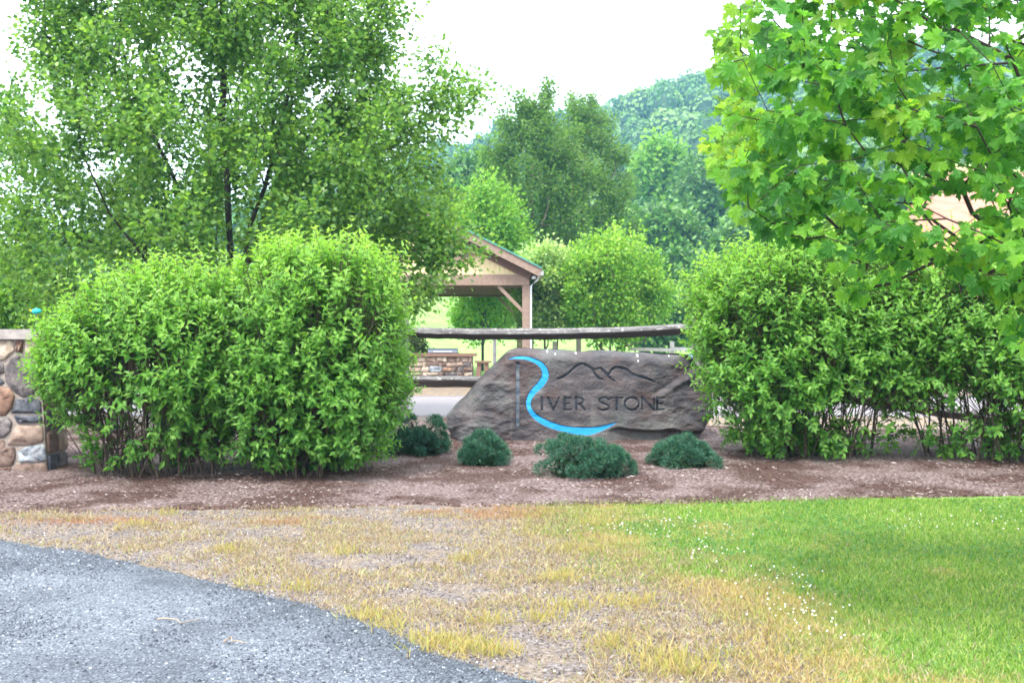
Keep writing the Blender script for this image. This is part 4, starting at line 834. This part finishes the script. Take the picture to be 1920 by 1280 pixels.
for k, (x, Y, rad) in enumerate(pts):
    g = float(hz(x, Y)); hgt = rad * r.uniform(1.5, 2.4); n = 120 if Y > 200 else 190; u = nrm(r.normal(size=(n, 3))); u[:, 2] = np.where(u[:, 2] < -.3, -u[:, 2], u[:, 2])
    lp = 1 + .5 * (fbm(u * 1.9 + k, 2, 3) - .5); c = np.array([x, Y, g + hgt * .55]); e = np.array([rad, rad, hgt * .55])
    p = c + u * e * (lp * r.uniform(.85, 1.05, n))[:, None]; PV.append(p); PD.append(nrm(np.cross(u, r.normal(size=(n, 3))) + [0, 0, -.2])); PN.append(nrm(u + r.normal(size=(n, 3)) * .45)); PS.append(r.uniform(.7, 1.25, n) * rad * .31)
    PYg.append(np.clip(np.full(n, r.random() ** 2 * .9) + r.normal(size=n) * .08, 0, 1))
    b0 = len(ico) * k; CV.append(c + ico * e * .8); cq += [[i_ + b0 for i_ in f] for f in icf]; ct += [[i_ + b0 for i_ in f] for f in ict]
V, Fs, kk = scatter(QUAD, *(np.concatenate(q) for q in (PV, PD, PN)), np.concatenate(PS))
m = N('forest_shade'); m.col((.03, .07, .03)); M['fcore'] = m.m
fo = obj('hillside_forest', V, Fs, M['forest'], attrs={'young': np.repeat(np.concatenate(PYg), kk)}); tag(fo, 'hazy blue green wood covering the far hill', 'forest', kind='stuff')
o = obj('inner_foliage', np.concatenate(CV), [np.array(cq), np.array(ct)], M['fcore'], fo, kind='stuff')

# maple at the right
rng = np.random.default_rng(505)
MX, MY = 3.9, 5.9
mp = thing('maple_tree', (MX, MY, 0), 'near maple with lobed leaves filling the top right, some tips yellow', 'tree')
def Q3(px, py, Y): return P(px, py, Y)
mt = [dict(p=[(MX, MY, -.1), (MX - .02, MY, .8), (MX - .05, MY, 1.5), (MX - .03, MY, 2.3), (MX, MY, 3.1), (MX + .02, MY, 4.0), (MX + .03, MY, 4.9)])]
ml = [[(MX - .05, MY, 1.7), Q3(2100, 360, 5.6), Q3(1960, 300, 5.4), Q3(1880, 262, 5.3), Q3(1800, 228, 5.2), Q3(1700, 206, 5.1), Q3(1625, 188, 5.0), Q3(1560, 170, 4.9), Q3(1470, 120, 4.9)],
      [Q3(1740, 205, 5.15), Q3(1650, 222, 5.0), Q3(1550, 228, 4.9), Q3(1450, 230, 4.8), Q3(1370, 215, 4.8)],
      [(MX - .03, MY, 2.2), Q3(2050, 130, 5.4), Q3(1900, 118, 5.2), Q3(1780, 126, 5.1), Q3(1660, 138, 5.0), Q3(1600, 90, 5.0), Q3(1480, 70, 4.9)],
      [(MX - .05, MY, 1.5), Q3(2080, 420, 5.2), Q3(1950, 350, 4.9), Q3(1870, 330, 4.8), Q3(1790, 305, 4.8), Q3(1700, 262, 4.8), Q3(1600, 300, 4.7), Q3(1500, 310, 4.7), Q3(1420, 380, 4.7)],
      [(MX - .05, MY, 1.3), Q3(2080, 500, 5.4), Q3(1930, 420, 5.2), Q3(1840, 400, 5.1), Q3(1780, 445, 5.0), Q3(1720, 472, 5.0), Q3(1640, 510, 4.9)],
      [(MX - .03, MY, 2.6), Q3(2050, -60, 5.6), Q3(1920, 0, 5.4), Q3(1830, 12, 5.2), Q3(1700, 25, 5.1), Q3(1560, 40, 5.0)],
      [(MX - .05, MY, 1.2), Q3(2120, 560, 5.3), Q3(1990, 520, 5.0), Q3(1930, 560, 4.9), Q3(1905, 620, 4.9)],
      [(MX - .03, MY, 2.1), Q3(2000, 250, 4.6), Q3(1900, 200, 4.1), Q3(1860, 120, 4.0), Q3(1800, 60, 4.0)]]
lim = mt + [dict(p=q, **{'from': 3}) for q in ml]; lim[2]['from'] = 7 + 4
OUT = np.array([(1340, 20), (1420, 0), (1430, -200), (2200, -200), (2200, 640), (1925, 680), (1880, 600), (1850, 545), (1800, 500), (1740, 490), (1640, 570), (1590, 545), (1560, 480), (1480, 455), (1415, 420), (1385, 370), (1370, 330), (1330, 300), (1322, 230), (1345, 190), (1330, 120)], float)
def inside(px, py, pl):
    c = np.zeros(len(px), bool); j = len(pl) - 1
    for i_ in range(len(pl)):
        xi, yi, xj, yj = *pl[i_], *pl[j]; c ^= ((yi > py) != (yj > py)) & (px < (xj - xi) * (py - yi) / (yj - yi + 1e-9) + xi); j = i_
    return c
n = 3000; tp = rng.uniform(1310, 2200, n); tq = rng.uniform(-200, 690, n); tY = rng.uniform(4.5, 6.4, n); ok = inside(tp, tq, OUT)
ok &= ~((np.abs(tp - 1775) < 46) & (np.abs(tq - 400) < 30)) & ((tq < 470) | (tp > 1850) | (rng.random(n) < .45))
tp, tq, tY = tp[ok][:760], tq[ok][:760], tY[ok][:760]; T = np.stack([(tp - 960) / F * tY, tY, CAMZ + (HZ - tq) / F * tY], -1)
T2 = ball_targets(170, (MX + .3, MY + .3, 3.4), (1.9, 1.9, 2.0), .4, .2, 7); T2 = T2[(T2[:, 0] / T2[:, 1] * F + 960) > 2000]; T = np.concatenate([T, T2])
A, par, load, n0 = grow(lim, T, .14, .07); wood(mp, A, par, load, .06, .0022, M['maplebark'], .009)
idx = np.where((load <= 3) & (par >= 0))[0]; n = 11200; k = rng.choice(idx, n); t = rng.random((n, 1)); pos = A[par[k]] * (1 - t) + A[k] * t + rng.normal(size=(n, 3)) * [.035, .045, .02]
out = nrm(A[k] - A[par[k]]); d = nrm(out * .5 + rng.normal(size=(n, 3)) * .5 + [-.2, -.15, -.75]); pos += d * .03
nn = nrm(np.array([-.1, -.55, .75]) + rng.normal(size=(n, 3)) * .45); s = rng.uniform(.050, .098, n) * np.where(rng.random(n) < .2, .7, 1)
ppx = 960 + pos[:, 0] / pos[:, 1] * F; ppy = HZ - (pos[:, 2] - CAMZ) / pos[:, 1] * F
ok = (pos[:, 2] > .6) & (inside(ppx, ppy, OUT + [[-14, 0]]) | (ppx > 1920)) & ~((np.abs(ppx - 1775) < 40) & (np.abs(ppy - 405) < 25)) 
pos, d, nn, s, k = pos[ok], d[ok], nn[ok], s[ok], k[ok]; ppx = ppx[ok]
yg = np.clip((fbm(pos * 3.5, 2, 15) - .62) * 2.2 + rng.normal(size=len(pos)) * .10, 0, .8); yg = np.where(ppx < 1420, np.clip(yg + .12, 0, .9), yg)
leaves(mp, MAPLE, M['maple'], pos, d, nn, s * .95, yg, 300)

# ------------------------------------------------------------------ ground cover
rng = np.random.default_rng(606)
def blades(name, label, n, xr0, xr1, yr0, yr1, dens, size, mat, yfun, cat_='grass', lean=.5, wk=1.):
    X = rng.uniform(xr0, xr1, n); Y = rng.uniform(yr0, yr1, n); ok = (rng.random(n) < dens(X, Y)) & (Y > road_y(X) - .05) & (Y < mulch_y(X) + .04 + .22 * rng.random(n) ** 3); X, Y = X[ok], Y[ok]
    pos = np.stack([X, Y, hz(X, Y) - .003], -1); d = nrm(np.stack([rng.normal(size=len(X)) * lean, rng.normal(size=len(X)) * lean, np.ones(len(X))], -1)); s = rng.uniform(*size, len(X))
    V, Fs, k = scatter(BLADE, pos, d, rdir(len(X)), s, rng.uniform(.026, .05, len(X)) * wk)
    return tag(obj(name, V, Fs, mat, attrs={'young': np.repeat(yfun(X, Y), k)}), label, cat_, kind='stuff')
dryn = lambda X, Y: fbm(np.stack([X * 1.7, Y * 2.2], -1), 5, 81)
blades('lawn_grass', 'green lawn grass with clover right of the mulch edge', 215000, .0, 5.8, 3.2, 9.9, lambda X, Y: sstep(-.5, .3, lawn_s(X, Y)) * np.where(Y > 7, .85, 1.), (.025, .055), M['grass'],
       lambda X, Y: np.clip((.75 - lawn_s(X, Y)) * .5 + (fbm(np.stack([X * 2.6, Y * 2.6], -1), 4, 82) - .5) * 2.6 + rng.random(len(X)) * .9 - .42, 0, 1), lean=.65)
def dd(X, Y): return sstep(.46, .56, dryn(X, Y)) * (1 - sstep(.1, .9, lawn_s(X, Y))) * (.25 + .75 * sstep(.0, .5, Y - road_y(X))) + .07 + .75 * sstep(-1.2, -.3, lawn_s(X, Y)) * (1 - sstep(.1, .9, lawn_s(X, Y)))
blades('dry_grass', 'straw coloured dry grass tufts on the bare verge', 280000, -4.6, 4.2, 3.4, 9.5, lambda X, Y: dd(X, Y) * np.where(fbm(np.stack([X * 9, Y * 9], -1), 2, 83) > .47, 1, .35), (.02, .058), M['straw'],
       lambda X, Y: np.clip(sstep(.62, .70, fbm(np.stack([X * 1.1, Y * 3], -1), 2, 86)) * sstep(8.2, 8.7, Y) * .5, 0, 1), lean=.9)
ra_ = G(180, 975)
blades('rust_ground_cover', 'rust orange low growth along the mulch edge at the left', 40000, -4.4, -1.2, 8.2, 9.3, lambda X, Y: np.exp(-((X - ra_[0]) / .55) ** 2 - ((Y - ra_[1]) / .16) ** 2) * .55 + .5 * np.exp(-((X + 1.7) / .35) ** 2 - ((Y - 8.95) / .07) ** 2), (.015, .035), M['straw'],
       lambda X, Y: np.clip(rng.random(len(X)) * .5 + .6, 0, 1), lean=1.2, cat_='ground cover')
# low green weed tufts on the verge and along the road edge
TP = []
for px, py, r_, k in [(690, 1158, .07, 150), (735, 1180, .05, 90), (800, 1205, .06, 110), (845, 1215, .09, 220), (880, 1222, .07, 140), (935, 1228, .05, 90), (925, 1168, .05, 80), (1020, 1160, .06, 120), (1150, 1215, .06, 120), (1245, 1240, .10, 260), (1290, 1260, .09, 200), (1060, 1140, .06, 120), (420, 1035, .05, 70), (870, 1050, .05, 90), (1120, 985, .09, 170), (560, 1105, .05, 80), (480, 1098, .05, 60), (640, 1040, .06, 70), (255, 985, .07, 90), (1175, 1130, .08, 180), (1050, 1085, .07, 120), (310, 965, .05, 60), (1085, 1035, .09, 150)]:
    X, Y = G(px, py); TP.append(np.stack([X + rng.normal(size=k) * r_ * 1.2, Y + rng.normal(size=k) * r_], -1))
TP = np.concatenate(TP); pos = np.concatenate([TP, (hz(TP[:, 0], TP[:, 1]) + .004)[:, None]], 1); n = len(pos); dv = nrm(rng.normal(size=(n, 3)) * .45 + [0, 0, 1])
V, Fs, k = scatter(BLADE, pos, dv, rdir(n), rng.uniform(.035, .085, n), rng.uniform(.03, .05, n))
tag(obj('grass_tufts', V, Fs, M['grass'], attrs={'young': np.repeat(rng.uniform(.45, 1, n), k)}), 'yellow green grass tufts along the road edge and on the bare verge', 'grass', kind='stuff')
# pale clover heads
cl = []; cc = [(1240, 985), (1300, 985), (1160, 1000), (1420, 1090), (1475, 1095), (1500, 1110), (1440, 1140), (1490, 1150), (1700, 985), (1870, 990), (1340, 1020), (1255, 1000), (1180, 985), (1520, 1180), (1560, 1205), (1330, 1050)]
for _ in range(190):
    px, py = cc[rng.integers(len(cc))]; X, Y = G(px + rng.normal() * 38, max(945, py + rng.normal() * 11)); cl.append((X, Y, float(hz(X, Y)) + rng.uniform(.035, .055)))
cl = np.array(cl); OCT = (np.array([[-.5, 0, 0], [0, -.5, 0], [.5, 0, 0], [0, .5, 0], [0, 0, .42], [0, 0, -.42]]), [np.array([[0, 1, 4], [1, 2, 4], [2, 3, 4], [3, 0, 4], [1, 0, 5], [2, 1, 5], [3, 2, 5], [0, 3, 5]])])
cl = cl[(cl[:, 1] < mulch_y(cl[:, 0])) & (lawn_s(cl[:, 0], cl[:, 1]) > -.12)]
V, Fs, k = scatter(OCT, cl, rdir(len(cl)), rdir(len(cl)), rng.uniform(.009, .016, len(cl))); M['clover'] = paint('clover_white', (.72, .72, .68), .8, .1)
tag(obj('clover_flowers', V, Fs, M['clover'], smooth=True), 'tiny white clover heads dotting the lawn', 'clover', kind='stuff')
# broad leaved clover patches
n = 26000; X = rng.uniform(.8, 5.2, n); Y = rng.uniform(4, 9.8, n); ok = (rng.random(n) < sstep(.50, .62, fbm(np.stack([X * 1.2, Y * 1.2], -1), 3, 91))) & (lawn_s(X, Y) > .4) & (Y < mulch_y(X)); X, Y = X[ok], Y[ok]
pos = np.stack([X, Y, hz(X, Y) + rng.uniform(.02, .045, len(X))], -1); V, Fs, k = scatter(HEX, pos, nrm(rng.normal(size=(len(X), 3)) * [1, 1, .25]), nrm(rng.normal(size=(len(X), 3)) * .3 + [0, 0, 1]), rng.uniform(.014, .026, len(X)))
M['cloverleaf'] = leaf_mat('clover_leaf', [(0, (.035, .13, .03)), (1, (.08, .22, .05))]); tag(obj('clover_leaves', V, Fs, M['cloverleaf'], attrs={'young': np.zeros(len(V))}), 'dark green clover patches in the lawn', 'clover', kind='stuff')
# pebbles
PEB = (np.array([[-.5, -.1, -.1], [-.1, -.45, -.05], [.5, .0, -.1], [.05, .45, -.1], [0, .03, .34]]), [OCT[1][0][:4]])
def pebbles(name, label, mat, X, Y, lift, sz, wk=.9):
    pos = np.stack([X, Y, hz(X, Y) + lift], -1); n = len(X); V, Fs, k = scatter(PEB, pos, nrm(rng.normal(size=(n, 3)) * [1, 1, .15]), nrm(rng.normal(size=(n, 3)) * .35 + [0, 0, 1]), sz, sz * rng.uniform(.55, 1.1, n))
    tag(obj(name, V, Fs, mat), label, 'gravel', kind='stuff')
m = N('chip'); m.col(m.ramp(m.rand(), [(0, (.024, .028, .037)), (.35, (.070, .082, .102)), (.8, (.135, .155, .185)), (.96, (.22, .245, .28)), (1, (.48, .51, .55))])); M['chip'] = m.m
n = 90000; X = rng.uniform(-4.6, 1.2, n); Y = 3.9 + 4.2 * rng.random(n); ok = (Y < road_y(X) + .14 * rng.random(n) ** 3) & (np.abs(X / Y) < .53) & (rng.random(n) < .12 + .85 * sstep(.35, .6, fbm(np.stack([X * 1.5, Y * 1.5], -1), 4, 88))); X, Y = X[ok], Y[ok]
pebbles('road_gravel', 'loose blue grey stone chips on the road surface', M['chip'], X, Y, .016, rng.uniform(.006, .017, len(X)) * np.where(rng.random(len(X)) < .02, 2.2, 1))
m = N('verge_stone'); m.col(m.ramp(m.rand(), [(0, (.035, .028, .026)), (.5, (.12, .10, .095)), (.93, (.26, .235, .23)), (1, (.62, .60, .58))])); M['verge'] = m.m
n = 46000; X = rng.uniform(-4.6, 3.2, n); Y = rng.uniform(4, 9.4, n); ok = (Y > road_y(X)) & (Y < mulch_y(X)) & (lawn_s(X, Y) < .3); X, Y = X[ok], Y[ok]
pebbles('verge_gravel', 'small scattered stones and crumbs on the bare verge', M['verge'], X, Y, .004, rng.uniform(.006, .018, len(X)))
# mulch shreds
SHR = (np.array([[0, 0, 0], [1, .03, .02], [.35, .14, .0], [.45, .0, .13]]), [np.array([[0, 1, 2], [0, 3, 1], [1, 3, 2], [0, 2, 3]])])
m = N('mulch_shred'); m.col(m.ramp(m.rand(), [(0, (.012, .005, .004)), (.4, (.075, .032, .024)), (.6, (.14, .085, .072)), (.85, (.29, .23, .215)), (1, (.52, .47, .44))])); M['shred'] = m.m
n = 62000; X = rng.uniform(-6.5, 7.5, n); Y = 8.8 + 6.7 * rng.random(n) ** 1.5; ok = (Y > mulch_y(X) - .22 * rng.random(n)) & (rng.random(n) < np.clip((fbm(np.stack([X * 1.7, Y * 2.2], -1), 3, 95) - .34) * 4, .12, 1)); X, Y = X[ok], Y[ok]; n = len(X)
pos = np.stack([X, Y, hz(X, Y) + .024], -1); V, Fs, k = scatter(SHR, pos, nrm(rng.normal(size=(n, 3)) * [1, 1, .22]), nrm(rng.normal(size=(n, 3)) * .5 + [0, 0, 1]), rng.uniform(.015, .05, n) * np.where(rng.random(n) < .06, 1.6, 1), rng.uniform(.02, .05, n))
tag(obj('mulch_shreds', V, Fs, M['shred']), 'shredded reddish brown bark lying over the planting bed', 'mulch', kind='stuff')
# fallen twigs and dry stalks
M['twig'] = paint('dry_twig', (.33, .26, .20), .8, .3)
for k, (px, py, dx, L_, lb) in enumerate([(205, 893, 1, .35, 'pale dry twig fallen below the bare stems of the left shrub'), (232, 897, -1, .28, 'short forked dry twig below the left shrub'), (295, 1172, 1, .22, 'thin straw stalk lying on the road'), (420, 1215, 1, .12, 'short pale stalk on the road nearer the bottom edge')]):
    X, Y = G(px, py); z = float(hz(X, Y)) + .03; r_ = np.random.default_rng(k); pts_ = [(X, Y, z)]
    for q in range(6): pts_.append((pts_[-1][0] + dx * L_ / 6, pts_[-1][1] + r_.normal() * .03, z + (.02 + .10 * q / 6 * (k < 2)) * (1 if k < 2 else .2)))
    b = MB(); b.tube(pts_, np.linspace(.005, .002, 7), 5)
    if k < 2: b.tube([pts_[3], (pts_[3][0] + .05, pts_[3][1], pts_[3][2] + .12)], [.003, .0015], 5)
    tag(b.build('fallen_twig', M['twig']), lb, 'twig')
# small weed beside the boulder
X, Y = P(862, 0, 14.6)[0], 14.6; wz = float(hz(X, Y)); wd = thing('weed', (X, Y, wz), 'small yellowish weed growing by the left foot of the boulder', 'plant'); b = MB()
for a_, h_ in ((-.12, .16), (.06, .2), (.16, .1), (-.03, .12)): b.tube([(X, Y, wz), (X + a_ * .5, Y, wz + h_ * .7), (X + a_, Y, wz + h_)], [.004, .003, .002], 4)
b.build('stalks', M['twig'], wd, kind='stuff'); n = 26; pos = np.array([X, Y, wz + .02]) + rng.normal(size=(n, 3)) * [.07, .04, .01] + np.outer(rng.random(n), [0, 0, .18]); leaves(wd, LEAF4, M['hedge'], pos, rdir(n, .4), rdir(n, 1), rng.uniform(.03, .06, n), np.full(n, .5))

# ------------------------------------------------------------------ haze
HAZE = .0005
m = bpy.data.materials.new('haze_air'); m.use_nodes = True; t = m.node_tree; t.nodes.remove(t.nodes['Principled BSDF']); pv = t.nodes.new('ShaderNodeVolumePrincipled')
pv.inputs['Color'].default_value = (.30, .64, 1, 1); pv.inputs['Density'].default_value = HAZE; pv.inputs['Anisotropy'].default_value = .1; t.links.new(pv.outputs[0], t.nodes['Material Output'].inputs['Volume'])
zlo = float(min(-2, ZZ.min() - 1)); hb = MB().box((-3100, -40, zlo - 1), (3100, 1000, 130)).build('haze', m); tag(hb, kind='stuff', label='pale blue haze over the valley', cat='haze')
